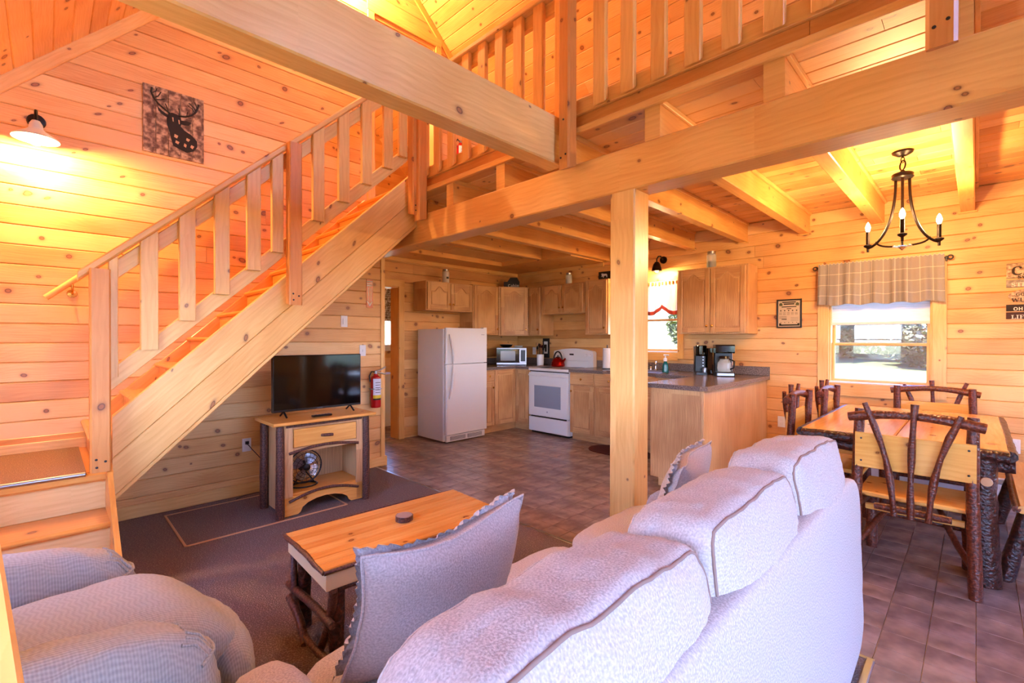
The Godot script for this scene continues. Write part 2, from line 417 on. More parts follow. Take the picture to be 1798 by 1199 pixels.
# rows of planks from y0 to y1 between a and b, leaving out holes (Rect2: along, up)
func planks(parent: Node, plane: String, at: float, phase: float, y0: float, y1: float, a: float, b: float, holes: Array, joints := true) -> void:
	var k := floori((y0 - phase) / PITCH)
	while phase + k * PITCH < y1 - 0.005:
		var lo: float = max(y0, phase + k * PITCH); var hi: float = min(y1, phase + (k + 1) * PITCH)
		var spans := [Vector2(a, b)]
		for h: Rect2 in holes:
			if h.position.y >= hi or h.end.y <= lo: continue
			var next := []
			for sp: Vector2 in spans:
				if h.end.x <= sp.x or h.position.x >= sp.y: next.append(sp); continue
				if h.position.x > sp.x: next.append(Vector2(sp.x, h.position.x))
				if h.end.x < sp.y: next.append(Vector2(h.end.x, sp.y))
				var i0: float = max(sp.x, h.position.x); var i1: float = min(sp.y, h.end.x)
				if h.position.y > lo: plank(parent, plane, at, lo, h.position.y, i0, i1)
				if h.end.y < hi: plank(parent, plane, at, h.end.y, hi, i0, i1)
			spans = next
		for sp: Vector2 in spans:
			if joints and sp.y - sp.x > 3.2 and rng.randf() < 0.75:
				var c := R(sp.x + 0.9, sp.y - 0.9)
				plank(parent, plane, at, lo, hi, sp.x, c - 0.001); plank(parent, plane, at, lo, hi, c + 0.001, sp.y)
			else: plank(parent, plane, at, lo, hi, sp.x, sp.y)
		k += 1
# boxes that fill lo..hi except the holes (Rect2 in the plane of axes a1 and y)
func holed(parent: Node, called: String, m: Material, lo: Vector3, hi: Vector3, along: int, holes: Array) -> void:
	var xs := [lo[along], hi[along]]
	for h: Rect2 in holes: xs.append(h.position.x); xs.append(h.end.x)
	xs.sort()
	var s := sh()
	for i in xs.size() - 1:
		if xs[i + 1] - xs[i] < 0.002: continue
		var c: float = (xs[i] + xs[i + 1]) / 2.0
		var ys := [lo.y]
		var hs := holes.filter(func(h): return h.position.x < c and h.end.x > c)
		hs.sort_custom(func(p, q): return p.position.y < q.position.y)
		for h: Rect2 in hs: ys.append(h.position.y); ys.append(h.end.y)
		ys.append(hi.y)
		for j in range(0, ys.size(), 2):
			if ys[j + 1] - ys[j] < 0.002: continue
			var p := lo; var q := hi
			p[along] = xs[i]; q[along] = xs[i + 1]; p.y = ys[j]; q.y = ys[j + 1]
			s.box(p, q, along, 0.0005)
	part(parent, called, s, m)
const TX := Basis(Vector3(0, 0, 1), Vector3(0, 1, 0), Vector3(1, 0, 0))   # outline (z, y) pushed along x
const TZ := Basis(Vector3(1, 0, 0), Vector3(0, 1, 0), Vector3(0, 0, 1))   # outline (x, y) pushed along z
const TY := Basis(Vector3(1, 0, 0), Vector3(0, 0, 1), Vector3(0, 1, 0))   # outline (x, z) pushed along y
func pv(a: Array) -> PackedVector2Array:
	var p := PackedVector2Array()
	for i in range(0, a.size(), 2): p.append(Vector2(a[i], a[i + 1]))
	return p

const SINK := Rect2(-3.56, 1.22, 0.80, 0.94)      # window openings in the back wall
const DINE := Rect2(-1.105, 0.945, 0.815, 1.13)
func shell() -> void:
	# floor
	var f := structure("floor")
	bx(f, "subfloor", M.grout, V(-7.8, -0.2, -6.05), V(2.5, -0.0065, 1.2), 0, 0.0)
	var t4 := sh()
	for i in 2:
		for j in 2:
			t4.box(V(-0.161 + i * 0.161 + 0.0018, -0.0062, -0.1615 + j * 0.1615 + 0.0018), V(i * 0.161 - 0.0018, 0.0, j * 0.1615 - 0.0018), 0, 0.0012)
	var tm := t4.mesh(); var count := 0
	var rest := []
	for i in range(-17, 9):
		for j in range(0, 11):
			var c := V(-0.155 + i * 0.322, 0, -2.69 - j * 0.323)
			if c.x - 0.161 < XK - 0.2 or c.z - 0.1615 < ZB - 0.16: continue
			if c.x > 1.0 or (c.x < -4.6 and c.z > -2.6): rest.append(c); continue
			if c.x > -4.9 and c.x < -2.0 and c.z < -5.3: rest.append(c); continue
			var o := part(f, "tile", tm, pick(M.tiles)); o.position = c; count += 1
	for i in range(0, 8):
		for j in range(1, 12):
			var c := V(-0.155 + i * 0.322, 0, -2.69 + j * 0.323)
			if c.z + 0.16 > ZF: continue
			if i < 3 and j < 3: var o := part(f, "tile", tm, pick(M.tiles)); o.position = c; count += 1
			else: rest.append(c)
	var mm := MultiMesh.new(); mm.transform_format = MultiMesh.TRANSFORM_3D; mm.mesh = tm; mm.instance_count = rest.size()
	for i in rest.size(): mm.set_instance_transform(i, Transform3D(Basis(), rest[i]))
	var mi := MultiMeshInstance3D.new(); mi.name = "tile_field"; mi.multimesh = mm; mi.material_override = M.tiles[0]; mi.set_meta("kind", "stuff"); f.add_child(mi, true)
	var c := sh(); c.box(V(-4.62, -0.0063, -2.53), V(-0.325, 0.006, ZF - 0.02), 0, 0.003); part(f, "carpet", c, M.carpet)
	var e := sh(); e.box(V(-0.335, -0.002, -2.53), V(-0.305, 0.011, ZF - 0.02), 2, 0.004); part(f, "edge_strip", e, M.steel)
	e = sh(); e.box(V(-4.62, -0.002, -2.545), V(-0.305, 0.009, -2.52), 0, 0.003); part(f, "edge_strip", e, M.steel)
	bx(f, "bathroom_floor", M.tiles[2], V(-7.6, -0.0064, -5.85), V(-5.9, 0.0, -2.2), 0, 0.0)
	# floor hatch trimmed with thin metal, let into the carpet
	e = sh()
	e.box(V(-4.5, 0.0, -0.665), V(-3.73, 0.0125, -0.65), 0, 0.002); e.box(V(-3.745, 0.0, -1.79), V(-3.73, 0.0125, -0.65), 2, 0.002); e.box(V(-4.5, 0.0, -1.79), V(-4.485, 0.0125, -0.65), 2, 0.002); e.box(V(-4.5, 0.0, -1.79), V(-3.73, 0.0125, -1.775), 0, 0.002)
	part(f, "hatch_trim", e, M.cutwood)
	c = sh(); c.box(V(-4.485, 0.0, -1.775), V(-3.745, 0.0095, -0.665), 0, 0.002); part(f, "hatch_panel", c, M.carpet)

	# gable wall behind the stairs and the television
	var w := structure("wall_left")
	var s := sh(); var tx := Transform3D(TX, V(XL - 0.2, 0, 0)); var th := 0.2 - 0.0245
	s.prism(pv([1.2, 0, 1.2, roof_s(1.2) + 0.06, -2.42, 6.05, -2.514, roof_n(-2.514) + 0.06, -2.514, 0]), tx, th)
	s.prism(pv([-2.5135, 0, -2.5135, 2.80, -2.62, 2.80, -2.62, 0]), tx, th)
	s.prism(pv([-2.5135, 4.91, -2.5135, roof_n(-2.5135) + 0.06, -3.3195, roof_n(-3.3195) + 0.06, -3.3195, 4.91]), tx, th)
	s.prism(pv([-3.32, 2.79, -3.32, roof_n(-3.32) + 0.06, -5.85, roof_n(-5.85) + 0.06, -5.85, 2.79]), tx, th)
	part(w, "backing", s, M.pine)
	var k := 0
	while 0.021 + k * 0.1346 < 5.9:
		var y0 := 0.021 + (k) * 0.1346
		if k == 0: y0 = 0.0
		var y1 := 0.021 + (k + 1) * 0.1346
		var ym := (y0 + y1) / 2
		var zs: float = min(ZF, z_south(ym)); var ks := -1.0 / 1.079 if z_south(ym) < ZF else 0.0
		if y1 < 2.80:
			var cut := R(-1.9, -0.9)
			if rng.randf() < 0.35: plank(w, "x+", XL, y0, y1, -2.62, cut, 0, 0); plank(w, "x+", XL, y0, y1, cut + 0.002, zs, 0, ks)
			else: plank(w, "x+", XL, y0, y1, -2.62, zs, 0, ks)
		else:
			var zn := z_north(ym); var kn := 1.0 / 0.94
			if zn < ZB: zn = ZB; kn = 0.0
			if y1 < 4.90:
				plank(w, "x+", XL, y0, y1, -2.46, zs, 0, ks); plank(w, "x+", XL, y0, y1, zn, -3.37, kn, 0)
			else: plank(w, "x+", XL, y0, y1, zn, zs, kn, ks)
		k += 1
	var cn := sh(); cn.box(V(XL - 0.03, 0, -2.645), V(XL + 0.012, 2.765, -2.595), 1, 0.003); part(w, "corner_trim", cn, M.beam)
	bx(w, "end_wall", M.pine, V(-5.9, 0, -2.62), V(XL - 0.03, 2.77, -2.45), 0, 0.001)
	var tr := structure("trim_1")   # rake boards under the roof
	var ds := V(0, 1.079, -1).normalized()
	s = sh(); var p0 := V(XL + 0.011, roof_s(1.0) - 0.055, 1.0); s.bar(p0, p0 + ds * 5.0, V(1, 0, 0), 0.085, 0.022, 0.004, 0.3, 0.2); part(tr, "rake_board", s, M.pine)
	var dn := V(0, -0.94, -1).normalized()
	s = sh(); p0 = V(XL + 0.011, roof_n(-2.42) - 0.055, -2.42); s.bar(p0, p0 + dn * 4.65, V(1, 0, 0), 0.07, 0.022, 0.004, 1.3, 0.5); part(tr, "rake_board", s, M.gold)
	# upstairs doorway
	var d := structure("door_1")
	bx(d, "casing", M.beam, V(XL, 2.80, -2.514), V(XL + 0.024, 4.92, -2.434), 1); bx(d, "casing", M.beam, V(XL, 2.80, -3.40), V(XL + 0.024, 4.92, -3.32), 1); bx(d, "casing", M.beam, V(XL, 4.91, -3.40), V(XL + 0.024, 5.02, -2.434), 2)
	bx(d, "jamb", M.pine, V(XL - 0.2, 2.80, -2.534), V(XL, 4.91, -2.514), 1); bx(d, "jamb", M.pine, V(XL - 0.2, 2.80, -3.32), V(XL, 4.91, -3.30), 1); bx(d, "jamb", M.pine, V(XL - 0.2, 4.90, -3.32), V(XL, 4.92, -2.514), 2)
	# baseboard
	var bb := structure("baseboard_left")
	bx(bb, "board", M.beam, V(XL, 0.006, -2.65), V(XL + 0.02, 0.11, -0.35), 2); bx(bb, "board", M.beam, V(XL - 0.03, 0.0, -2.665), V(XL + 0.02, 0.11, -2.645), 0)

	# kitchen wall with the bathroom door
	w = structure("wall_kitchen")
	var bdoor := Rect2(-3.47, 0, 0.80, 2.13)
	holed(w, "backing", M.pine, V(XK - 0.2, 0, ZB - 0.2), V(XK - 0.0245, 2.77, -2.6), 2, [bdoor])
	planks(w, "x+", XK, 0.02, 0.0, 2.765, ZB, -2.62, [Rect2(-3.53, 0, 0.91, 2.16)])
	d = structure("door_2")
	bx(d, "jamb", M.gold, V(XK - 0.2, 0, -3.485), V(XK + 0.0, 2.13, -3.465), 1); bx(d, "jamb", M.gold, V(XK - 0.2, 0, -2.675), V(XK, 2.13, -2.655), 1); bx(d, "jamb", M.gold, V(XK - 0.2, 2.11, -3.47), V(XK, 2.13, -2.66), 2)
	bx(d, "casing", M.beam, V(XK - 0.002, 0, -3.555), V(XK + 0.024, 2.13, -3.467), 1); bx(d, "casing", M.beam, V(XK - 0.002, 2.125, -3.555), V(XK + 0.024, 2.22, -2.62), 2)
	# bathroom behind it
	w = structure("wall_bathroom")
	var bw := Rect2(-4.75, 1.28, 0.75, 0.95)
	holed(w, "plaster", M.wall[0], V(-7.8, 0, -5.85), V(-7.6, 2.5, -2.2), 2, [bw])
	bx(w, "side", M.wall[2], V(-7.8, 0, -2.2), V(-5.9, 2.5, -2.0), 0, 0.0); bx(w, "side", M.wall[2], V(-7.8, 0, -6.05), V(-5.9, 2.5, -5.85), 0, 0.0)
	bx(w, "top", M.pine, V(-7.8, 2.5, -6.05), V(-5.7, 2.7, -2.0), 0, 0.0)
	var wd := structure("window_3")
	window_unit(wd, "x", -7.6, bw, 0.07, M.whitematte, 1.74)

	# wall with the windows
	w = structure("wall_back")
	holed(w, "backing", M.pine, V(XK - 0.2, 0, ZB - 0.2), V(XR + 0.2, 2.79, ZB - 0.0245), 0, [SINK, DINE])
	planks(w, "z+", ZB, 1.407 - 11 * PITCH, 0.0, 2.765, XK, XR, [SINK.grow(0.04), DINE.grow(0.05)])
	wd = structure("window_1"); window_unit(wd, "z", ZB, DINE, 0.098, M.pine, 1.352); bx(wd, "insect_screen", M.screen, V(DINE.position.x, DINE.position.y, ZB - 0.192), V(DINE.end.x, DINE.end.y, ZB - 0.19), 0, 0.0)
	wd = structure("window_2"); window_unit(wd, "z", ZB, SINK, 0.075, M.gold, 1.66); bx(wd, "insect_screen", M.screen, V(SINK.position.x, SINK.position.y, ZB - 0.192), V(SINK.end.x, SINK.end.y, ZB - 0.19), 0, 0.0)

	# walls behind and beside the camera
	w = structure("wall_right")
	var door := Rect2(-1.5, 0.05, 1.9, 2.05); var win := Rect2(-5.35, 0.75, 0.95, 1.3); var up := Rect2(-3.6, 3.0, 2.3, 1.65)
	s = sh(); s.prism(pv([1.2, 2.6, 1.2, roof_s(1.2) + 0.06, 1.0, 2.6]), Transform3D(TX, V(XR, 0, 0)), 0.2); part(w, "backing", s, M.pine)
	holed(w, "backing", M.pine, V(XR, 0, ZB - 0.2), V(XR + 0.2, 2.79, 1.2), 2, [door, win])
	s = sh(); tx = Transform3D(TX, V(XR, 0, 0))
	s.prism(pv([0.62, 2.785, -1.3, 4.75, -1.3, 2.785]), tx, 0.2); s.prism(pv([-1.3, 4.65, -1.3, 4.8, -2.42, 6.05, -3.6, 4.93, -3.6, 4.65]), tx, 0.2); s.prism(pv([-3.6, 4.95, -5.85, 2.83, -5.85, 2.785, -3.6, 2.785]), tx, 0.2); s.prism(pv([-1.3, 3.0, -3.6, 3.0, -3.6, 2.785, -1.3, 2.785]), tx, 0.2)
	part(w, "gable_backing", s, M.pine)
	planks(w, "x-", XR, 0.02, 0.0, 2.765, ZB, ZF, [door.grow(0.04), win.grow(0.04)], false)
	wd = structure("window_4"); window_unit(wd, "x-", XR, win, 0.09, M.pine, 1.4)
	wd = structure("door_3"); window_unit(wd, "x-", XR, door, 0.09, M.whitematte, -1.0)
	wd = structure("window_5"); window_unit(wd, "x-", XR, up, 0.09, M.pine, -1.0)
	w = structure("wall_front")
	var fw := Rect2(-2.9, 0.85, 1.8, 1.15); var fd := Rect2(0.0, 0.85, 1.3, 1.15)
	holed(w, "backing", M.pine, V(XL - 0.2, 0, ZF), V(XR + 0.2, 2.42, ZF + 0.2), 0, [fw, fd])
	planks(w, "z-", ZF, 0.02, 0.0, 2.29, XL, XR, [fw.grow(0.04), fd.grow(0.04)], false)
	wd = structure("window_6"); window_unit(wd, "z-", ZF, fw, 0.09, M.pine, 1.4)
	wd = structure("window_7"); window_unit(wd, "z-", ZF, fd, 0.09, M.pine, 1.4)

	# ceiling of the lower rooms, which is the underside of the loft floor
	var cl := structure("ceiling")
	bx(cl, "loft_floor", M.pine, V(XK - 0.2, 2.7895, ZB - 0.2), V(XR + 0.2, 2.81, -2.5), 0, 0.0)
	var z := -2.485
	while z > ZB + 0.02:
		var z1: float = max(z - 0.1395, ZB)
		var xs := [XK, R(-3.4, -2.6), R(-0.9, 0.2), XR]
		if rng.randf() < 0.5: xs.remove_at(1)
		for i in xs.size() - 1:
			s = sh(); s.bar(V(xs[i] + 0.001, 2.777, (z + z1) / 2), V(xs[i + 1] - 0.001, 2.777, (z + z1) / 2), V(0, 0, 1), 0.024, z - z1 - 0.0015, 0.006, R(0, 2.4), (rng.randi() % 8) * 0.1375 + 0.0687)
			part(cl, "board", s, pick(M.wall))
		z = z1
	# roof
	var ce := structure("ceiling_roof")
	s = sh(); s.prism(pv([1.35, roof_s(1.35) + 0.025, -2.42, 6.012, -2.42, 6.25, 1.35, roof_s(1.35) + 0.24]), Transform3D(TX, V(-7.0, 0, 0)), 9.7)
	s.prism(pv([-2.4195, 6.012, -6.3, roof_n(-6.3) + 0.025, -6.3, roof_n(-6.3) + 0.24, -2.4195, 6.25]), Transform3D(TX, V(-7.0, 0, 0)), 9.7)
	part(ce, "deck", s, M.pine)
	for side in 2:
		var dd := V(0, 1.079, -1).normalized() if side == 0 else V(0, -0.94, -1).normalized()
		var nn := V(0, -1, -1.079).normalized() if side == 0 else V(0, -1, 0.94).normalized()
		var st := V(0, roof_s(1.0), 1.0) if side == 0 else V(0, roof_n(-2.42), -2.42)
		var L := V(0, roof_s(1.0), 1.0).distance_to(V(0, 5.986, -2.42)) if side == 0 else V(0, 5.986, -2.42).distance_to(V(0, roof_n(ZB), ZB))
		var q := 0.0
		while q < L - 0.03:
			var q1: float = min(q + 0.1395, L)
			var mid := st + dd * (q + q1) / 2.0 - nn * 0.012
			var xs := [-6.9, R(-3.2, -1.4), XR]
			if rng.randf() < 0.4: xs.remove_at(1)
			for i in xs.size() - 1:
				s = sh(); s.bar(V(xs[i] + 0.001, mid.y, mid.z), V(xs[i + 1] - 0.001, mid.y, mid.z), dd, 0.024, q1 - q - 0.0015, 0.006, R(0, 2.4), (rng.randi() % 8) * 0.1375 + 0.0687)
				part(ce, "board", s, pick(M.wall))
			q = q1
	bx(ce, "upper_room_wall", M.wall[1], V(-7.0, 2.8, -5.85), V(-6.9, 6.2, 1.2), 2, 0.0)
	bx(ce, "upper_room_floor", M.pine, V(-7.0, 2.6, -5.85), V(XL - 0.2, 2.81, 1.2), 0, 0.0)
	bx(ce, "upper_room_side", M.pine, V(-7.0, 2.6, ZB - 0.2), V(XL - 0.2, 3.0, ZB), 0, 0.0)
	# kitchen soffit with crown moulding
	var so := structure("ceiling_soffit")
	bx(so, "panel", M.gold, V(XK, 2.535, -5.85), V(-5.27, 2.762, -3.02), 2); bx(so, "panel", M.gold, V(-5.27, 2.535, -5.85), V(-3.91, 2.762, -5.05), 0)
	tr = structure("trim_2")
	bx(tr, "crown", M.beam, V(XK, 2.475, -5.85), V(XK + 0.03, 2.535, -3.02), 2, 0.01); bx(tr, "crown", M.beam, V(XK, 2.475, -5.85), V(-3.91, 2.535, -5.82), 0, 0.01)

# casing, sash, glass for an opening; meet = height of the meeting rail (below zero: a single pane)
func window_unit(o: Node3D, plane: String, at: float, r: Rect2, cw: float, m: Material, meet: float) -> void:
	var ax := 2 if plane.begins_with("x") else 0
	var inn := -1.0 if plane.ends_with("-") else 1.0
	var P := func(a: float, y: float, d: float) -> Vector3: return V(at + inn * d, y, a) if ax == 2 else V(a, y, at + inn * d)
	var bxx := func(called: String, mm: Material, a0: float, a1: float, y0: float, y1: float, d0: float, d1: float, g: int) -> void:
		var p: Vector3 = P.call(a0, y0, d0); var q: Vector3 = P.call(a1, y1, d1)
		var lo := V(min(p.x, q.x), min(p.y, q.y), min(p.z, q.z)); var hi := V(max(p.x, q.x), max(p.y, q.y), max(p.z, q.z))
		bx(o, called, mm, lo, hi, g, 0.004)
	var x0 := r.position.x; var x1 := r.end.x; var y0 := r.position.y; var y1 := r.end.y
	bxx.call("casing", m, x0 - cw, x0 + 0.004, y0 - cw, y1 + cw, 0.0, 0.024, 1); bxx.call("casing", m, x1 - 0.004, x1 + cw, y0 - cw, y1 + cw, 0.0, 0.024, 1)
	bxx.call("casing", m, x0, x1, y1 - 0.004, y1 + cw, 0.0, 0.022, ax); bxx.call("casing", m, x0, x1, y0 - cw - 0.03, y0 + 0.004, 0.0, 0.022, ax)
	bxx.call("jamb", m, x0 - 0.001, x0 + 0.018, y0, y1, -0.2, 0.0, 1); bxx.call("jamb", m, x1 - 0.018, x1 + 0.001, y0, y1, -0.2, 0.0, 1)
	bxx.call("jamb", m, x0, x1, y1 - 0.018, y1, -0.2, 0.0, ax); bxx.call("sill", M.whitematte if meet > 0.0 else m, x0, x1, y0, y0 + 0.018, -0.2, 0.02, ax)
	var sash := func(a0: float, a1: float, b0: float, b1: float, d: float, fr: float) -> void:
		bxx.call("sash_stile", m, a0, a0 + fr, b0, b1, d - 0.02, d + 0.02, 1); bxx.call("sash_stile", m, a1 - fr, a1, b0, b1, d - 0.02, d + 0.02, 1)
		bxx.call("sash_rail", m, a0 + fr, a1 - fr, b0, b0 + fr, d - 0.02, d + 0.02, ax); bxx.call("sash_rail", m, a0 + fr, a1 - fr, b1 - fr, b1, d - 0.02, d + 0.02, ax)
		bxx.call("pane", M.glass, a0 + fr, a1 - fr, b0 + fr, b1 - fr, d - 0.003, d + 0.003, ax)
	if meet > 0.0:
		sash.call(x0 + 0.018, x1 - 0.018, y0 + 0.018, meet + 0.012, -0.075, 0.026); sash.call(x0 + 0.018, x1 - 0.018, meet - 0.012, y1 - 0.018, -0.12, 0.026)
	else:
		var c := (x0 + x1) / 2
		sash.call(x0 + 0.018, c + 0.03, y0 + 0.02, y1 - 0.018, -0.08, 0.06); sash.call(c - 0.03, x1 - 0.018, y0 + 0.02, y1 - 0.018, -0.125, 0.06)
# ---------------------------------------------------------------- beams, stairs, railings
func strap(y0: float, slope: float, z0: float, z: float) -> float: return y0 + slope * (z0 - z)
func frame() -> void:
	var t := thing("girder_beam", "long thick pine beam carrying the loft, resting on the square post", "beam", V(-1.5, 2.29, -2.55))
	bx(t, "timber", M.gold, V(XL + 0.001, 2.29, -2.64), V(-0.775, 2.546, -2.454), 0, 0.008); bx(t, "timber", M.gold, V(-0.775, 2.29, -2.64), V(XR - 0.001, 2.546, -2.454), 0, 0.008)
	t = thing("square_post", "square knotty pine post standing behind the sofa", "post", V(-1.516, 0, -2.54))
	bx(t, "timber", M.beam, V(-1.601, 0.006, -2.626), V(-1.431, 2.289, -2.456), 1, 0.008)
	t = thing("tie_beam", "pale pine beam with oval knots crossing high over the room", "beam", V(-2.02, 2.55, -0.7))
	bx(t, "timber", M.beam, V(-2.085, 2.55, -2.44), V(-1.95, 2.86, ZF), 2, 0.008)
	# joists: ends show under the loft rim, the rest above the dining table and the kitchen
	var where := {-4.493: "ceiling joist above the refrigerator, running to the stove wall", -3.86: "ceiling joist above the kitchen floor, left of the square post", -3.227: "ceiling joist just left of the square post top", -2.594: "ceiling joist just right of the square post, toward the sink lamp", -1.96: "ceiling joist ending above the right kitchen wall cabinet", -1.327: "ceiling joist ending above the small framed print", -0.693: "ceiling joist left of the chandelier", -0.06: "ceiling joist right of the chandelier", 0.573: "ceiling joist at the right edge of the picture"}
	for x: float in where:
		t = thing("ceiling_joist", where[x], "joist", V(x, 2.547, -4.1), 0, "pine joists under the loft floor")
		bx(t, "timber", M.gold, V(x - 0.047, 2.547, ZB + 0.001), V(x + 0.047, 2.7645, -2.65 if x < -3.75 else -2.471), 2, 0.006)
		bx(t, "cleat", M.beam, V(x + 0.047, 2.735, ZB + 0.02), V(x + 0.067, 2.7645, -2.66 if x < -3.75 else -2.475), 2, 0.003)
		bx(t, "hanger_block", M.beam, V(x - 0.06, 2.535, ZB + 0.001), V(x + 0.06, 2.547, ZB + 0.035), 0, 0.003)
	t = structure("trim_3")
	bx(t, "lower_board", M.gold, V(-3.70, 2.735, -2.47), V(XR - 0.002, 2.776, -2.44), 0); bx(t, "fascia_board", M.fir, V(-4.62, 2.776, -2.52), V(-0.55, 2.868, -2.485), 0); bx(t, "fascia_board", M.fir, V(-0.548, 2.776, -2.52), V(XR - 0.002, 2.868, -2.485), 0)

	# loft railing
	t = thing("loft_railing", "pine railing with wide flat balusters along the loft edge", "railing", V(-0.7, 2.868, -2.46))
	bx(t, "bottom_rail", M.gold, V(-3.60, 2.868, -2.502), V(XR - 0.002, 2.967, -2.464), 0); bx(t, "top_rail", M.gold, V(-3.60, 3.63, -2.502), V(XR - 0.002, 3.725, -2.464), 0); bx(t, "hand_rail", M.beam, V(-3.60, 3.727, -2.52), V(XR - 0.002, 3.765, -2.41), 0, 0.006)
	var xs := []
	for k in 9: xs.append(-1.975 - 0.198 * k)
	for k in 20: if k != 8: xs.append(-1.664 + 0.196 * k)
	for x: float in xs:
		var s := sh(); s.bar(V(x, 2.878, -2.443), V(x, 3.724, -2.443), V(0, 0, 1), 0.092, 0.038, 0.006, R(0, 2), R(0, 1), -0.9, 0); part(t, "baluster", s, M.gold)
	for x: float in [-1.87, -0.097]:
		var s := sh(); s.bar(V(x, 2.50, -2.378), V(x, 3.95, -2.378), V(0, 0, 1), 0.09, 0.088, 0.012, R(0, 2), R(0, 1), -0.35, 0); var p := part(t, "post", s, M.fir)
		for q in [[-0.02, 2.56], [0.018, 2.575], [0.0, 2.80]]:
			var b := sh(); b.lathe([Vector2(0.0, 0.0), Vector2(0.007, 0.0), Vector2(0.006, 0.003), Vector2(0.0, 0.004)], 8, V(x + q[0], q[1], -2.334), V(0, 0, 1)); part(p, "bolt", b, M.dark)

	# staircase
	t = thing("staircase", "pine staircase climbing the left wall from a carpeted landing to the loft", "stairs", V(-4.1, 0, -0.3))
	var top := func(z: float) -> float: return 1.80 + 0.945 * (-1.2 - z)
	for q in [[-0.005, -0.262, 0.0, -3.745, -3.695], [-0.262, -0.50, 0.4, -3.742, -3.70], [-0.50, -0.535, 0.7, -3.742, -3.705]]:
		var s := sh(); var a: float = q[0]; var b: float = q[1]
		s.bar(V((q[3] + q[4]) / 2, top.call(-0.283) + (a + b) / 2, -0.283), V((q[3] + q[4]) / 2, top.call(-2.46) + (a + b) / 2, -2.46), Vector3.UP, q[4] - q[3], (a - b) * 0.727, 0.005, R(0, 1), q[2], 0.945, 0.945)
		part(t, "stringer", s, M.beam)
	var w := sh(); w.bar(V(-4.615, top.call(-0.3) - 0.14, -0.3), V(-4.615, top.call(-2.4) - 0.14, -2.4), Vector3.UP, 0.026, 0.12, 0.004, 0.4, 0.1, 0.945, 0.945); part(t, "wall_stringer", w, M.tread)
	for k in range(1, 11):
		var y := 0.61 + 0.2 * k; var z := -0.195 - 0.2125 * (k - 1)
		var s := sh(); s.bar(V(-4.60, y - 0.016, z - 0.115), V(-3.746, y - 0.016, z - 0.115), Vector3.UP, 0.265, 0.032, 0.012, R(0, 2), R(0, 1)); part(t, "tread", s, M.tread)
		s = sh(); s.box(V(-4.60, y - 0.2, z - 0.03), V(-3.746, y - 0.032, z - 0.012), 0, 0.002, R(0, 2), R(0, 1)); part(t, "riser", s, M.tread)
	bx(t, "top_tread", M.tread, V(-4.60, 2.778, -2.48), V(-3.746, 2.81, -2.31), 0, 0.01)
	bx(t, "riser", M.tread, V(-4.60, 2.61, -2.35), V(-3.746, 2.80, -2.332), 0)
	bx(t, "landing", M.tread, V(-4.628, 0.555, -0.285), V(-3.66, 0.608, 0.95), 2, 0.012)
	bx(t, "landing_carpet", M.carpet_step, V(-4.60, 0.608, -0.165), V(-3.665, 0.618, 0.94), 2, 0.003)
	bx(t, "wall_skirt", M.tread, V(-4.628, 0.60, -0.255), V(-4.61, 0.72, 0.95), 2); bx(t, "wall_skirt", M.beam, V(-4.61, 0.60, -0.255), V(-4.595, 0.68, 0.95), 2)
	var s2 := sh(); s2.tube([V(-3.657, 0.611, -0.16), V(-3.657, 0.611, 0.2), V(-3.657, 0.611, 0.94)], 0.014, 8); part(t, "nosing_strip", s2, M.steel)
	bx(t, "riser", M.pine, V(-3.715, 0.385, -0.25), V(-3.695, 0.556, 0.95), 2)
	for q in [[-3.38, 0.385], [-3.10, 0.19]]:
		bx(t, "tread", M.tread, V(q[0] - 0.34, q[1] - 0.032, -0.25), V(q[0], q[1], 0.95), 2, 0.012); bx(t, "riser", M.pine, V(q[0] - 0.045, 0.006, -0.25), V(q[0] - 0.025, q[1] - 0.032, 0.95), 2)
	s2 = sh(); s2.prism(pv([-3.70, 0.007, -3.70, 0.66, -3.62, 0.66, -3.34, 0.44, -3.06, 0.25, -3.06, 0.007]), Transform3D(TZ, V(0, 0, -0.275)), 0.025); part(t, "side_skirt", s2, M.tread)
	bx(t, "inner_block", M.pine, V(-4.628, 0.006, -0.28), V(-3.74, 0.555, -0.25), 0)

	# stair railing
	t = thing("stair_railing", "pine stair railing with flat balusters and reddish hanging posts", "railing", V(-3.66, 0.63, -0.22))
	var rail := func(z: float) -> float: return 1.80 + 0.94 * (-0.152 - z)
	s2 = sh(); s2.bar(V(-3.66, rail.call(-0.13) - 0.02, -0.13), V(-3.66, rail.call(-2.36) - 0.02, -2.36), Vector3.UP, 0.10, 0.04, 0.008, 0.2, 0.3, 0.94, 0.94); part(t, "hand_rail", s2, M.beam)
	s2 = sh(); s2.bar(V(-3.685, rail.call(-0.27) - 0.125, -0.27), V(-3.685, rail.call(-2.36) - 0.125, -2.36), Vector3.UP, 0.038, 0.088, 0.005, 0.9, 0.6, 0.94, 0.94); part(t, "top_rail", s2, M.beam)
	s2 = sh(); s2.bar(V(-3.685, rail.call(-0.27) - 0.765, -0.27), V(-3.685, rail.call(-2.36) - 0.765, -2.36), Vector3.UP, 0.038, 0.098, 0.005, 1.5, 0.1, 0.94, 0.94); part(t, "bottom_rail", s2, M.beam)
	for z: float in [-0.285, -0.456, -0.653, -0.850, -1.047, -1.205, -1.506, -1.712, -1.912, -2.112, -2.262]:
		var hw := 0.022 if z > -0.3 else (0.04 if z == -1.205 or z < -2.2 else 0.045)
		var s := sh(); s.bar(V(-3.646, rail.call(z) - 0.755, z), V(-3.646, rail.call(z) - 0.052, z), V(0, 0, 1), 0.038, hw * 2, 0.004, R(0, 2), R(0, 1), 0, -0.94); part(t, "baluster", s, M.beam)
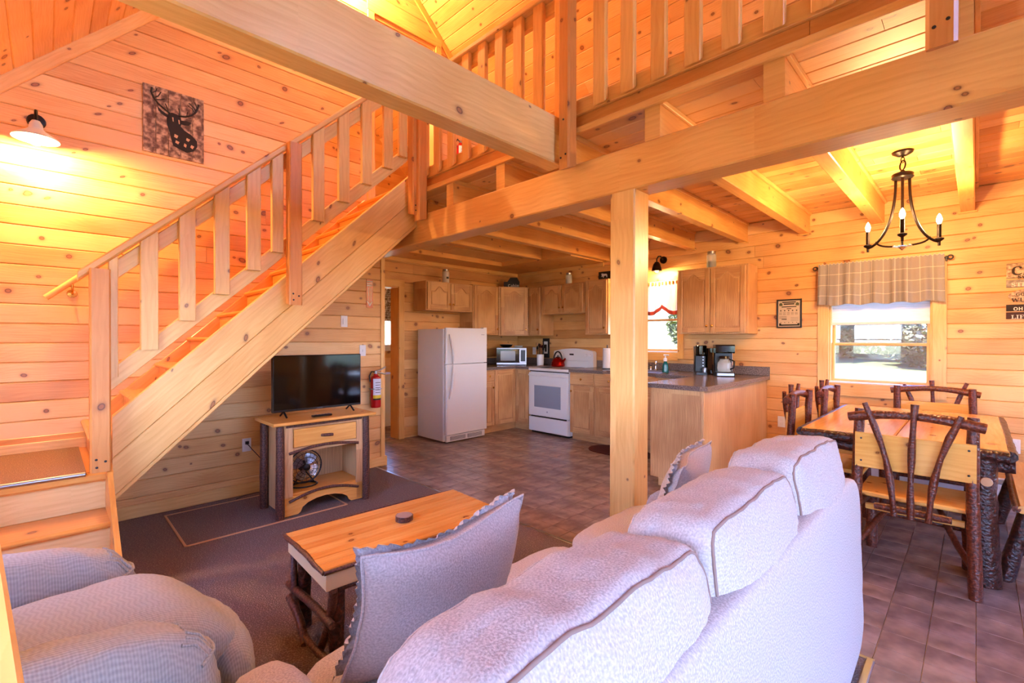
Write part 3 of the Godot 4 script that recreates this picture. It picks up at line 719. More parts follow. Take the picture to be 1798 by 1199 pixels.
	for q in [[-0.222, 0.63, 1.80, -3.648, -3.555, 0.0], [-1.303, 1.655, 2.84, -3.625, -3.545, -0.2], [-2.36, 2.52, 3.98, -3.648, -3.555, -0.3]]:
		var s := sh(); s.bar(V((q[3] + q[4]) / 2, q[1], q[0]), V((q[3] + q[4]) / 2, q[2], q[0]), V(1, 0, 0), 0.092, q[4] - q[3], 0.008, R(0, 2), R(0, 1), q[5], 0); var p := part(t, "newel_post", s, M.fir)
		for b in [[-0.02, 0.06], [0.02, 0.075], [0.018, 0.03]]:
			var bs := sh(); bs.lathe([Vector2(0.0, 0.0), Vector2(0.007, 0.0), Vector2(0.006, 0.003), Vector2(0.0, 0.004)], 8, V(q[4], q[1] + b[1], q[0] + b[0]), V(1, 0, 0)); part(p, "bolt", bs, M.dark)
	s2 = sh(); s2.bar(V(-3.555, 2.47, -2.392), V(-3.555, 3.95, -2.392), V(0, 0, 1), 0.085, 0.09, 0.01, R(0, 2), R(0, 1), -0.3, 0); part(t, "newel_post", s2, M.fir)
	# wall handrail with brass bracket
	t = thing("wall_handrail", "thin round handrail on brass brackets on the wall left of the stairs", "handrail", V(-4.56, 1.68, 0))
	s2 = sh(); s2.tube([V(-4.55, 1.68, 0.0), V(-4.55, 1.90, -0.234), V(-4.55, 2.3, -0.66), V(-4.55, 3.2, -1.617), V(-4.55, 3.45, -1.883)], 0.02, 10); part(t, "rail", s2, M.beam)
	for z in [-0.135, -1.1]:
		var y: float = 1.68 + 0.94 * (-z)
		s2 = sh(); s2.tube([V(-4.55, y - 0.02, z), V(-4.55, y - 0.065, z), V(-4.575, y - 0.09, z), V(-4.63, y - 0.085, z)], 0.007, 8); s2.lathe([Vector2(0, 0), Vector2(0.03, 0), Vector2(0.027, 0.006), Vector2(0, 0.01)], 12, V(-4.629, y - 0.085, z), V(1, 0, 0)); part(t, "bracket", s2, M.brass)
# ---------------------------------------------------------------- kitchen
const FACE_X := Basis(Vector3(0, 0, -1), Vector3(0, 1, 0), Vector3(1, 0, 0))   # a front that looks towards +x
func at_front(b: Basis, o: Vector3) -> Transform3D: return Transform3D(b, o)
func arch(x0: float, x1: float, y: float, rise: float, n := 14) -> Array:
	var a := []
	for i in n + 1:
		var t := float(i) / n
		var q: float = clamp(abs(t - 0.5) / 0.36, 0.0, 1.0)
		a.append(Vector2(lerp(x0, x1, t), y - rise * (0.5 - 0.5 * cos(q * PI))))
	return a
# a framed door with a raised panel, arched or square, in the local frame of xf
func cab_door(t: Node, xf: Transform3D, x0: float, x1: float, y0: float, y1: float, arched: bool, knob: int, m: Material, knob_low := true) -> void:
	var s := sh(); s.xf = xf
	s.box(V(x0, y0, 0.0), V(x1, y1, 0.010), 1, 0.002, R(0, 1), R(0, 0.6))
	var f: float = min(0.055, (x1 - x0) * 0.22)
	s.box(V(x0, y0, 0.009), V(x0 + f, y1, 0.019), 1, 0.004, R(0, 1), R(0, 0.6)); s.box(V(x1 - f, y0, 0.009), V(x1, y1, 0.019), 1, 0.004, R(0, 1), R(0, 0.6)); s.box(V(x0 + f, y0, 0.009), V(x1 - f, y0 + f, 0.0185), 0, 0.003, R(0, 1), R(0, 0.6))
	var rise: float = min(0.07, (x1 - x0) * 0.22)
	if arched:
		var p := PackedVector2Array([Vector2(x0 + f, y1), Vector2(x0 + f, y1 - f - rise)])
		for q in arch(x0 + f, x1 - f, y1 - f * 0.9, rise): p.append(q)
		p.append(Vector2(x1 - f, y1))
		s.prism(p, Transform3D(TZ, V(0, 0, 0.009)), 0.0095)
	else: s.box(V(x0 + f, y1 - f, 0.009), V(x1 - f, y1, 0.0185), 0, 0.003, R(0, 1), R(0, 0.6))
	var d := part(t, "door", s, m)
	var g := 0.017
	s = sh(); s.xf = xf
	var pp := PackedVector2Array([Vector2(x0 + f + g, y0 + f + g)])
	if arched:
		for q in arch(x0 + f + g, x1 - f - g, y1 - f * 0.9 - g, rise): pp.append(q)
	else: pp.append(Vector2(x0 + f + g, y1 - f - g)); pp.append(Vector2(x1 - f - g, y1 - f - g))
	pp.append(Vector2(x1 - f - g, y0 + f + g))
	s.prism(pp, Transform3D(TZ, V(0, 0, 0.009)), 0.008, true); part(d, "raised_panel", s, m)
	if knob != 0:
		var kx := x1 - 0.028 if knob > 0 else x0 + 0.028
		var ky := y0 + 0.075 if knob_low else y1 - 0.075
		s = sh(); s.xf = xf; s.lathe([Vector2(0.006, 0.0), Vector2(0.006, 0.012), Vector2(0.014, 0.016), Vector2(0.015, 0.022), Vector2(0.010, 0.027), Vector2(0.0, 0.028)], 12, V(kx, ky, 0.018), V(0, 0, 1)); part(d, "knob", s, M.brass)
func cab_drawer(t: Node, xf: Transform3D, x0: float, x1: float, y0: float, y1: float, m: Material) -> void:
	var s := sh(); s.xf = xf; s.box(V(x0, y0, 0.0), V(x1, y1, 0.018), 0, 0.005, R(0, 1), R(0, 0.6)); var d := part(t, "drawer", s, m)
	s = sh(); s.xf = xf; s.lathe([Vector2(0.006, 0.0), Vector2(0.006, 0.012), Vector2(0.014, 0.016), Vector2(0.015, 0.022), Vector2(0.0, 0.028)], 12, V((x0 + x1) / 2, (y0 + y1) / 2, 0.017), V(0, 0, 1)); part(d, "knob", s, M.brass)
func carcass(t: Node, xf: Transform3D, w: float, h: float, d: float, m: Material, toe := 0.0) -> void:
	var s := sh(); s.xf = xf; s.box(V(0, toe, -d), V(w, h, -0.001), 1, 0.002, R(0, 1), R(0, 0.6)); part(t, "carcass", s, m)
	if toe > 0.0: s = sh(); s.xf = xf; s.box(V(0.0, 0.0, -d), V(w, toe, -0.06), 0, 0.001, R(0, 1), R(0, 0.6)); part(t, "toe_kick", s, M.oak_dark)

func kitchen() -> void:
	var t: Node3D; var xf: Transform3D; var s: Sh
	# wall cabinets
	t = thing("wall_cabinet", "oak wall cabinet with two arched doors above the refrigerator", "cabinet", V(-5.54, 1.80, -4.13), 0, "oak kitchen wall cabinets")
	xf = at_front(FACE_X, V(-5.39, 1.80, -3.713)); carcass(t, xf, 0.84, 0.41, 0.308, M.oak)
	cab_door(t, xf, 0.018, 0.416, 0.018, 0.392, true, 1, M.oak); cab_door(t, xf, 0.424, 0.822, 0.018, 0.392, true, -1, M.oak)
	t = thing("wall_cabinet", "tall oak wall cabinet with one arched door right of the refrigerator", "cabinet", V(-5.54, 1.46, -4.83), 0, "oak kitchen wall cabinets")
	xf = at_front(FACE_X, V(-5.39, 1.46, -4.56)); carcass(t, xf, 0.53, 0.765, 0.308, M.oak); cab_door(t, xf, 0.018, 0.512, 0.018, 0.747, true, 1, M.oak)
	t = thing("wall_cabinet", "oak corner wall cabinet set diagonally above the microwave", "cabinet", V(-5.5, 1.455, -5.55), 0, "oak kitchen wall cabinets")
	s = sh(); s.prism(pv([-5.698, -5.10, -5.39, -5.10, -5.145, -5.54, -5.145, -5.848, -5.698, -5.848]), Transform3D(TY, V(0, 1.455, 0)), 0.78); part(t, "carcass", s, M.oak)
	var dv := V(-5.145 + 5.39, 0, -5.54 + 5.10); var L := dv.length(); dv = dv.normalized()
	xf = Transform3D(Basis(dv, Vector3.UP, dv.cross(Vector3.UP)), V(-5.39, 1.455, -5.10)); cab_door(t, xf, 0.03, L - 0.03, 0.018, 0.762, true, 1, M.oak)
	t = thing("wall_cabinet", "narrow oak wall cabinet between the corner cabinet and the stove", "cabinet", V(-5.0, 1.455, -5.7), 0, "oak kitchen wall cabinets")
	xf = at_front(TZ, V(-5.14, 1.455, -5.54)); carcass(t, xf, 0.262, 0.78, 0.308, M.oak); cab_door(t, xf, 0.015, 0.247, 0.018, 0.762, true, 1, M.oak)
	t = thing("wall_cabinet", "short oak wall cabinet with two arched doors above the stove", "cabinet", V(-4.45, 1.785, -5.7), 0, "oak kitchen wall cabinets")
	xf = at_front(TZ, V(-4.876, 1.785, -5.54)); carcass(t, xf, 0.845, 0.45, 0.308, M.oak); cab_door(t, xf, 0.035, 0.415, 0.018, 0.432, true, 1, M.oak); cab_door(t, xf, 0.43, 0.81, 0.018, 0.432, true, -1, M.oak)
	t = thing("wall_cabinet", "oak wall cabinet with one arched door right of the stove", "cabinet", V(-3.83, 1.465, -5.7), 0, "oak kitchen wall cabinets")
	xf = at_front(TZ, V(-4.028, 1.465, -5.54)); carcass(t, xf, 0.392, 0.78, 0.308, M.oak); cab_door(t, xf, 0.018, 0.374, 0.018, 0.762, true, 1, M.oak)
	t = thing("wall_cabinet", "oak wall cabinet with two arched doors right of the sink window", "cabinet", V(-2.22, 1.465, -5.7), 0, "oak kitchen wall cabinets")
	xf = at_front(TZ, V(-2.635, 1.465, -5.54)); carcass(t, xf, 0.83, 0.785, 0.308, M.oak); cab_door(t, xf, 0.02, 0.408, 0.018, 0.765, true, 1, M.oak); cab_door(t, xf, 0.416, 0.804, 0.018, 0.765, true, -1, M.oak)
	# base cabinets
	t = thing("base_cabinet", "narrow oak base cabinet with drawer beside the refrigerator", "cabinet", V(-5.39, 0, -4.61), 0, "oak kitchen base cabinets")
	xf = at_front(FACE_X, V(-5.09, 0.0, -4.50)); carcass(t, xf, 0.218, 0.94, 0.605, M.oak_dark, 0.10); cab_drawer(t, xf, 0.012, 0.206, 0.775, 0.925, M.oak_dark); cab_door(t, xf, 0.012, 0.206, 0.12, 0.755, false, 1, M.oak_dark, false)
	t = thing("base_cabinet", "oak corner base cabinet with two doors meeting in the corner left of the stove", "cabinet", V(-5.3, 0, -5.4), 0, "oak kitchen base cabinets")
	s = sh(); s.prism(pv([-5.697, -4.72, -5.091, -4.72, -5.091, -5.181, -4.79, -5.181, -4.79, -5.847, -5.697, -5.847]), Transform3D(TY, V(0, 0.10, 0)), 0.84); part(t, "carcass", s, M.oak_dark)
	s = sh(); s.prism(pv([-5.697, -4.72, -5.15, -4.72, -5.15, -5.24, -4.79, -5.24, -4.79, -5.847, -5.697, -5.847]), Transform3D(TY, V(0, 0.0, 0)), 0.10); part(t, "toe_kick", s, M.oak_dark)
	cab_door(t, at_front(FACE_X, V(-5.09, 0, -4.72)), 0.012, 0.442, 0.12, 0.925, false, 0, M.oak_dark); cab_door(t, at_front(TZ, V(-5.09, 0, -5.18)), 0.022, 0.288, 0.12, 0.925, false, 0, M.oak_dark)
	t = thing("base_cabinet", "oak base cabinet with one drawer and door right of the stove", "cabinet", V(-3.81, 0, -5.5), 0, "oak kitchen base cabinets")
	xf = at_front(TZ, V(-4.02, 0, -5.18)); carcass(t, xf, 0.42, 0.94, 0.665, M.oak_dark, 0.10); cab_drawer(t, xf, 0.014, 0.40, 0.775, 0.925, M.oak_dark); cab_door(t, xf, 0.014, 0.40, 0.12, 0.755, false, -1, M.oak_dark, false)
	t = thing("base_cabinet", "wide oak sink base cabinet behind the square post", "cabinet", V(-2.9, 0, -5.5), 0, "oak kitchen base cabinets")
	xf = at_front(TZ, V(-3.60, 0, -5.18)); carcass(t, xf, 1.388, 0.94, 0.665, M.oak_dark, 0.10)
	for k in 3: cab_drawer(t, xf, 0.014 + k * 0.46, 0.45 + k * 0.46, 0.775, 0.925, M.oak_dark); cab_door(t, xf, 0.014 + k * 0.46, 0.45 + k * 0.46, 0.12, 0.755, false, 1 - 2 * (k & 1), M.oak_dark, false)
	t = thing("peninsula_cabinet", "oak panelled peninsula cabinet between kitchen and dining table", "cabinet", V(-1.95, 0, -4.97))
	bx(t, "carcass", M.oak_dark, V(-2.20, 0.10, -5.848), V(-1.712, 0.94, -4.106), 2, 0.002); bx(t, "toe_kick", M.oak_dark, V(-2.16, 0.0, -5.848), V(-1.75, 0.10, -4.16), 2, 0.002)
	bx(t, "front_panel", M.oak_dark, V(-2.21, 0.095, -4.106), V(-1.715, 0.942, -4.095), 1, 0.002); bx(t, "end_panel", M.oak_pale, V(-1.712, 0.005, -5.848), V(-1.70, 0.942, -4.095), 1, 0.002); bx(t, "corner_strip", M.oak_dark, V(-1.724, 0.005, -4.11), V(-1.694, 0.942, -4.089), 1, 0.004)
	# counters
	t = thing("countertop", "grey speckled laminate countertop wrapping the kitchen corner", "countertop", V(-5.3, 0.94, -5.4))
	s = sh(); s.prism(pv([-5.698, -4.49, -5.062, -4.49, -5.062, -5.152, -4.786, -5.152, -4.786, -5.848, -5.698, -5.848]), Transform3D(TY, V(0, 0.941, 0)), 0.042); part(t, "slab", s, M.counter)
	bx(t, "backsplash", M.counter, V(-5.698, 0.983, -5.848), V(-5.678, 1.085, -4.49), 2); bx(t, "backsplash", M.counter, V(-5.678, 0.983, -5.848), V(-4.80, 1.085, -5.828), 0)
	t = thing("countertop", "grey laminate countertop with the sink, running out over the peninsula", "countertop", V(-2.6, 0.94, -5.3))
	s = sh(); s.prism(pv([-4.026, -5.848, -4.026, -5.152, -3.46, -5.152, -3.46, -5.24, -2.72, -5.24, -2.72, -5.152, -2.25, -5.152, -2.25, -4.058, -1.72, -4.058, -1.668, -4.108, -1.668, -5.848]), Transform3D(TY, V(0, 0.941, 0)), 0.042)
	var slab := part(t, "slab", s, M.counter)
	bx(t, "backsplash", M.counter, V(-4.02, 0.983, -5.848), V(-1.668, 1.085, -5.828), 0)
	t = thing("sink", "stainless double sink set in the counter under the kitchen window", "sink", V(-3.09, 0.95, -5.48))
	s = sh()
	for r in [[-3.47, -2.71, -5.745, -5.715], [-3.47, -2.71, -5.27, -5.24], [-3.47, -3.44, -5.715, -5.27], [-2.74, -2.71, -5.715, -5.27], [-3.11, -3.07, -5.715, -5.27]]: s.box(V(r[0], 0.983, r[2]), V(r[1], 0.990, r[3]), 0, 0.002)
	part(t, "rim", s, M.steel)
	s = sh()
	for r in [[-3.44, -3.11], [-3.07, -2.74]]: s.box(V(r[0], 0.984, -5.715), V(r[1], 0.9855, -5.27), 0, 0.0)
	part(t, "basin", s, mat(Color(0.30, 0.30, 0.31), 0.3, 0.9))
	t = thing("faucet", "chrome faucet behind the kitchen sink", "faucet", V(-2.99, 0.99, -5.70))
	s = sh(); s.lathe([Vector2(0.03, 0), Vector2(0.028, 0.015), Vector2(0.014, 0.02), Vector2(0.012, 0.07), Vector2(0, 0.075)], 12, V(-3.0, 0.991, -5.70)); s.tube([V(-3.0, 1.04, -5.70), V(-2.99, 1.09, -5.69), V(-2.96, 1.105, -5.64), V(-2.93, 1.10, -5.57), V(-2.925, 1.07, -5.55)], 0.011, 10); part(t, "spout", s, M.chrome)
	s = sh(); s.lathe([Vector2(0.02, 0), Vector2(0.018, 0.02), Vector2(0.012, 0.05), Vector2(0.02, 0.075), Vector2(0, 0.08)], 10, V(-3.07, 0.991, -5.70)); s.lathe([Vector2(0.02, 0), Vector2(0.018, 0.02), Vector2(0.012, 0.05), Vector2(0.02, 0.075), Vector2(0, 0.08)], 10, V(-2.86, 0.991, -5.72)); part(t, "handle", s, M.chrome)

	# refrigerator
	t = thing("refrigerator", "white top-freezer refrigerator against the kitchen wall", "refrigerator", V(-5.32, 0, -4.12))
	bx(t, "cabinet", M.white, V(-5.66, 0.02, -4.485), V(-5.045, 1.535, -3.757), 1, 0.01)
	s = sh(); s.box(V(-5.04, 1.068, -4.487), V(-4.978, 1.548, -3.755), 1, 0.014); var fd := part(t, "freezer_door", s, M.white)
	s = sh(); s.box(V(-5.04, 0.115, -4.487), V(-4.978, 1.056, -3.755), 1, 0.014); var ld := part(t, "fridge_door", s, M.white)
	for q in [[fd, 1.075, 1.46, -3.80, true], [ld, 0.60, 1.05, -3.80, false]]:
		s = sh(); var P := []; var rr := []
		for i in 13:
			var u := i / 12.0
			var z: float = q[3] - (0.06 * pow(1 - u, 1.6) if q[4] else 0.06 * pow(u, 1.6))
			P.append(V(-4.965 + 0.035 * sin(u * PI), lerp(q[1], q[2], u), z)); rr.append(0.011 + 0.006 * sin(u * PI))
		s.tube(P, rr, 10, false, 0.0, 0.0, 0.0, 1.3); part(q[0], "handle", s, M.white)
	bx(fd, "nameplate", M.steel, V(-4.9785, 1.455, -4.43), V(-4.977, 1.463, -4.37), 2, 0.0)
	bx(t, "base_panel", M.white, V(-5.04, 0.015, -4.455), V(-5.0, 0.10, -3.78), 2, 0.004)
	for q in [[-4.10, -3.84], [-4.40, -4.14]]:
		var g := bx(t, "vent_grille", M.lead, V(-5.001, 0.032, q[0]), V(-4.997, 0.085, q[1]), 2, 0.001)
		s = sh()
		for k in 4: s.box(V(-4.997, 0.038 + k * 0.013, q[0] + 0.005), V(-4.992, 0.043 + k * 0.013, q[1] - 0.005), 2, 0.001)
		part(g, "louvres", s, M.white)
	bx(t, "hinge_cap", M.white, V(-5.05, 1.548, -4.485), V(-4.99, 1.562, -4.42), 0, 0.004)

	# stove
	t = thing("stove", "white electric range with glass oven door", "stove", V(-4.407, 0, -5.5))
	bx(t, "body", M.white, V(-4.782, 0.03, -5.83), V(-4.032, 0.93, -5.19), 1, 0.006); bx(t, "plinth", M.black, V(-4.76, 0.0, -5.8), V(-4.06, 0.03, -5.2), 0, 0.002)
	bx(t, "cooktop", M.whitegloss, V(-4.786, 0.93, -5.83), V(-4.028, 0.968, -5.152), 0, 0.01)
	for q in [[-4.60, -5.33, 0.105], [-4.60, -5.62, 0.08], [-4.22, -5.33, 0.08], [-4.22, -5.62, 0.105]]:
		s = sh(); s.lathe([Vector2(0.0, 0.0), Vector2(q[2], 0.0), Vector2(q[2] + 0.008, 0.004), Vector2(q[2] - 0.01, 0.008), Vector2(0.0, 0.009)], 22, V(q[0], 0.967, q[1])); part(t, "burner", s, M.black)
	bx(t, "control_gap", M.black, V(-4.77, 0.915, -5.185), V(-4.044, 0.93, -5.165), 0, 0.001)
	s = sh(); s.box(V(-4.776, 0.265, -5.19), V(-4.038, 0.90, -5.150), 0, 0.008); var od := part(t, "oven_door", s, M.white)
	bx(od, "oven_window", M.greyglass, V(-4.665, 0.395, -5.151), V(-4.165, 0.715, -5.147), 0, 0.001)
	s = sh(); s.tube([V(-4.76, 0.872, -5.152), V(-4.74, 0.868, -5.112), V(-4.55, 0.866, -5.103), V(-4.26, 0.866, -5.103), V(-4.07, 0.868, -5.112), V(-4.05, 0.872, -5.152)], 0.014, 10); part(od, "handle", s, M.white)
	s = sh(); s.lathe([Vector2(0.0, 0.0), Vector2(0.012, 0.0), Vector2(0.012, 0.002), Vector2(0, 0.002)], 16, V(-4.415, 0.335, -5.150), V(0, 0, 1)); part(od, "badge", s, M.steel)
	s = sh(); s.box(V(-4.776, 0.035, -5.19), V(-4.038, 0.242, -5.152), 0, 0.006); part(t, "drawer", s, M.white)
	s = sh(); s.box(V(-4.74, 0.245, -5.17), V(-4.07, 0.262, -5.158), 0, 0.002); part(t, "drawer_gap", s, M.black)
	var bp := PackedVector2Array([Vector2(-4.786, 0.968), Vector2(-4.786, 1.195)])
	for i in 15: bp.append(Vector2(lerp(-4.77, -4.044, i / 14.0), 1.215 + 0.04 * sin(i / 14.0 * PI)))
	bp.append(Vector2(-4.028, 1.195)); bp.append(Vector2(-4.028, 0.968))
	s = sh(); s.prism(bp, Transform3D(TZ, V(0, 0, -5.83)), 0.085); var bgd := part(t, "backguard", s, M.whitematte)
	bx(bgd, "ledge", M.whitematte, V(-4.78, 1.06, -5.75), V(-4.034, 1.075, -5.735), 0, 0.004)
	for q in [-4.70, -4.62, -4.16, -4.09]:
		s = sh(); s.lathe([Vector2(0.022, 0), Vector2(0.02, 0.018), Vector2(0, 0.02)], 14, V(q, 1.155, -5.746), V(0, 0, 1)); part(bgd, "control_knob", s, M.white)
	bx(bgd, "display", M.black, V(-4.47, 1.15, -5.746), V(-4.39, 1.175, -5.743), 0, 0.001)

	# small things on the counters
	t = thing("microwave", "small silver microwave with dark door in the kitchen corner", "microwave", V(-5.36, 0.984, -5.36), PI / 4)
	bx(t, "case", M.black, V(-0.235, 0.008, -0.17), V(0.235, 0.275, 0.165), 0, 0.006)
	bx(t, "front_trim", M.steel, V(-0.237, 0.008, 0.165), V(0.237, 0.040, 0.18), 0, 0.003); bx(t, "front_trim", M.steel, V(-0.237, 0.255, 0.165), V(0.237, 0.275, 0.18), 0, 0.003)
	var md := bx(t, "door", M.blackgloss, V(-0.237, 0.040, 0.165), V(0.125, 0.255, 0.18), 0, 0.003); bx(md, "window", M.greyglass, V(-0.175, 0.070, 0.180), V(0.06, 0.225, 0.1815), 0, 0.001)
	md = bx(t, "control_panel", M.steel, V(0.127, 0.040, 0.165), V(0.237, 0.255, 0.18), 0, 0.003); bx(md, "keypad", M.black, V(0.145, 0.06, 0.18), V(0.219, 0.24, 0.1812), 0, 0.001)
	t = thing("oven_mitt_bowl", "dark bowl with pale rim standing on top of the microwave", "bowl", V(-5.42, 1.26, -5.30))
	s = sh(); s.lathe([Vector2(0.05, 0), Vector2(0.085, 0.015), Vector2(0.11, 0.05), Vector2(0.10, 0.045), Vector2(0.0, 0.02)], 20, V(-5.42, 1.26, -5.30)); part(t, "bowl", s, M.black); s = sh(); s.lathe([Vector2(0.06, 0.0), Vector2(0.1, 0.012), Vector2(0.09, 0.02), Vector2(0, 0.022)], 18, V(-5.42, 1.295, -5.30)); part(t, "contents", s, M.whitematte)
	t = thing("small_plate_stack", "low stack of pale plates on the microwave beside the bowl", "plates", V(-5.28, 1.26, -5.44))
	for k in 3: s = sh(); s.lathe([Vector2(0.04, 0), Vector2(0.075, 0.012), Vector2(0.07, 0.015), Vector2(0, 0.006)], 18, V(-5.28, 1.26 + k * 0.009, -5.44)); part(t, "plate", s, M.whitematte)
	t = thing("utensil_crock", "white crock holding cooking utensils left of the stove", "crock", V(-4.945, 0.984, -5.60))
	s = sh(); s.lathe([Vector2(0, 0.0), Vector2(0.055, 0.0), Vector2(0.058, 0.17), Vector2(0.05, 0.17), Vector2(0.05, 0.02), Vector2(0, 0.02)], 20, V(-4.945, 0.984, -5.60)); part(t, "crock", s, M.whitegloss)
	for k in 7:
		var a := k * 0.9; var tp := V(-4.945 + 0.06 * cos(a), 1.21 + R(0, 0.09), -5.60 + 0.06 * sin(a))
		s = sh(); s.tube([V(-4.945 + 0.02 * cos(a), 1.02, -5.60 + 0.02 * sin(a)), tp], 0.006, 6); s.lathe([Vector2(0, 0), Vector2(0.02, 0.012), Vector2(0.024, 0.035), Vector2(0.012, 0.06), Vector2(0, 0.065)], 8, tp - V(0, 0.01, 0), Vector3.UP, 1.0, 0.35); part(t, "utensil", s, [M.black, M.maroon, M.black, M.cutwood][k % 4])
	t = thing("tea_kettle", "shiny red tea kettle with arched black handle on the stove", "kettle", V(-4.60, 0.976, -5.62))
	s = sh(); s.lathe([Vector2(0, 0), Vector2(0.105, 0.0), Vector2(0.112, 0.02), Vector2(0.10, 0.07), Vector2(0.075, 0.12), Vector2(0.04, 0.14), Vector2(0.0, 0.142)], 24, V(-4.60, 0.976, -5.62)); part(t, "body", s, M.redmetal)
	s = sh(); s.lathe([Vector2(0.035, 0), Vector2(0.03, 0.012), Vector2(0.008, 0.014), Vector2(0.014, 0.03), Vector2(0, 0.036)], 14, V(-4.60, 1.114, -5.62)); part(t, "lid", s, M.black)
	var hp := []
	for i in 13: var a := PI * (0.08 + 0.84 * i / 12.0); hp.append(V(-4.60 + 0.085 * cos(a), 1.055 + 0.15 * sin(a), -5.62))
	s = sh(); s.tube(hp, 0.011, 10); part(t, "handle", s, M.black)
	s = sh(); s.tube([V(-4.52, 1.03, -5.62), V(-4.47, 1.085, -5.62), V(-4.455, 1.10, -5.62)], [0.022, 0.014, 0.012], 10); part(t, "spout", s, M.redmetal)
	t = thing("leaning_frame", "small dark framed picture leaning on the wall behind the crock", "picture", V(-5.02, 0.984, -5.78))
	bx(t, "frame", M.dark, V(-5.10, 1.09, -5.847), V(-4.96, 1.41, -5.832), 1, 0.003); bx(t, "picture", M.whitematte, V(-5.07, 1.16, -5.832), V(-4.99, 1.36, -5.830), 1, 0.0); bx(t, "dark_print", M.dark, V(-5.05, 1.19, -5.830), V(-5.01, 1.31, -5.829), 1, 0.0)
	t = thing("paper_towel_roll", "white paper towel roll on a stand beside the square post", "paper towel", V(-3.655, 0.984, -5.55))
	s = sh(); s.lathe([Vector2(0.0, 0), Vector2(0.075, 0.0), Vector2(0.075, 0.012), Vector2(0, 0.012)], 18, V(-3.655, 0.984, -5.55)); part(t, "stand", s, M.black)
	s = sh(); s.lathe([Vector2(0.018, 0), Vector2(0.064, 0.0), Vector2(0.064, 0.275), Vector2(0.018, 0.275)], 22, V(-3.655, 0.998, -5.55)); part(t, "roll", s, M.whitematte)
	s = sh(); s.tube([V(-3.655, 0.99, -5.55), V(-3.655, 1.32, -5.55)], 0.008, 8); part(t, "rod", s, M.black)
	t = thing("soap_bottle", "teal soap pump bottle beside the faucet", "bottle", V(-2.73, 0.984, -5.43))
	s = sh(); s.lathe([Vector2(0, 0), Vector2(0.038, 0), Vector2(0.04, 0.02), Vector2(0.036, 0.10), Vector2(0.02, 0.135), Vector2(0.018, 0.145), Vector2(0, 0.145)], 16, V(-2.73, 0.984, -5.43)); part(t, "bottle", s, M.plastic_teal)
	s = sh(); s.lathe([Vector2(0.022, 0), Vector2(0.022, 0.035), Vector2(0.008, 0.04), Vector2(0.008, 0.075), Vector2(0, 0.075)], 12, V(-2.73, 1.127, -5.43)); s.box(V(-2.75, 1.195, -5.44), V(-2.685, 1.212, -5.42), 0, 0.004); part(t, "pump", s, M.white)
	coffee_makers()
	# things on top of the wall cabinets
	var jar := func(x: float, y: float, z: float, r: float, h: float, label: String, cream: bool) -> void:
		var o := thing("mason_jar", label, "jar", V(x, y, z), 0, "jars on the wall cabinets")
		var q := sh(); q.lathe([Vector2(0, 0), Vector2(r, 0), Vector2(r, h * 0.78), Vector2(r * 0.8, h * 0.86), Vector2(r * 0.8, h * 0.88), Vector2(0, h * 0.88)], 18, V(x, y, z)); part(o, "glass", q, M.whitematte if cream else M.jar)
		q = sh(); q.lathe([Vector2(r * 0.82, h * 0.86), Vector2(r * 0.84, h), Vector2(0, h)], 18, V(x, y, z)); part(o, "lid", q, M.steel)
		if cream:
			q = sh(); q.box(V(x + r * 0.75, y + h * 0.30, z - 0.015), V(x + r + 0.001, y + h * 0.45, z + 0.02), 2, 0.001); part(o, "label", q, M.dark)
		else:
			q = sh(); q.lathe([Vector2(0, 0.004), Vector2(r * 0.93, 0.004), Vector2(r * 0.93, h * 0.4), Vector2(0, h * 0.42)], 16, V(x, y, z)); part(o, "filling", q, M.sofa if h < 0.19 else M.barkdark)
	jar.call(-5.48, 2.211, -4.12, 0.052, 0.2, "cream labelled jar on the cabinet above the refrigerator", true)
	jar.call(-4.42, 2.236, -5.66, 0.05, 0.175, "clear glass jar on the cabinet above the stove", false)
	jar.call(-2.26, 2.251, -5.66, 0.055, 0.205, "grey glass jar on the cabinet right of the sink window", false)
	t = thing("cabin_ornament", "small dark cabin ornament with white lettering on the corner cabinet", "ornament", V(-5.42, 2.236, -5.42), PI / 4)
	s = sh(); s.prism(pv([-0.13, 0, 0.13, 0, 0.13, 0.10, 0.09, 0.17, -0.02, 0.17, -0.07, 0.10, -0.13, 0.10]), Transform3D(TZ, V(0, 0, -0.03)), 0.06); part(t, "board", s, M.dark)
	text_on(t, "lettering", "Cabin", 0.05, V(0.03, 0.035, 0.032), Basis(), M.whitematte)
	t = thing("moose_sign", "small dark sign with a white moose above the cabinet by the post", "sign", V(-3.72, 2.246, -5.6))
	bx(t, "board", M.dark, V(-3.82, 2.247, -5.60), V(-3.62, 2.355, -5.575), 0, 0.003)
	s = sh(); s.prism(pv([-0.05, -0.02, -0.045, 0.01, -0.055, 0.025, -0.03, 0.03, -0.02, 0.022, 0.03, 0.02, 0.045, 0.005, 0.045, -0.03, 0.035, -0.03, 0.03, -0.005, -0.01, -0.008, -0.015, -0.03, -0.025, -0.03, -0.028, -0.01]), Transform3D(TZ, V(-3.72, 2.30, -5.575)), 0.003); part(t, "moose", s, M.whitematte)
	# rug in front of the sink
	t = thing("kitchen_mat", "dark red half-round mat on the floor behind the square post", "rug", V(-3.1, 0, -4.9))
	var mp := PackedVector2Array()
	for i in 15: var a := PI / 2 + PI * i / 14.0; mp.append(Vector2(-3.30 + 0.24 * cos(a), -5.02 + 0.23 * sin(a)))
	for i in 15: var a := -PI / 2 + PI * i / 14.0; mp.append(Vector2(-2.95 + 0.24 * cos(a), -5.02 + 0.23 * sin(a)))
	s = sh(); s.prism(mp, Transform3D(TY, V(0, 0.0005, 0)), 0.009); part(t, "mat", s, M.maroon)
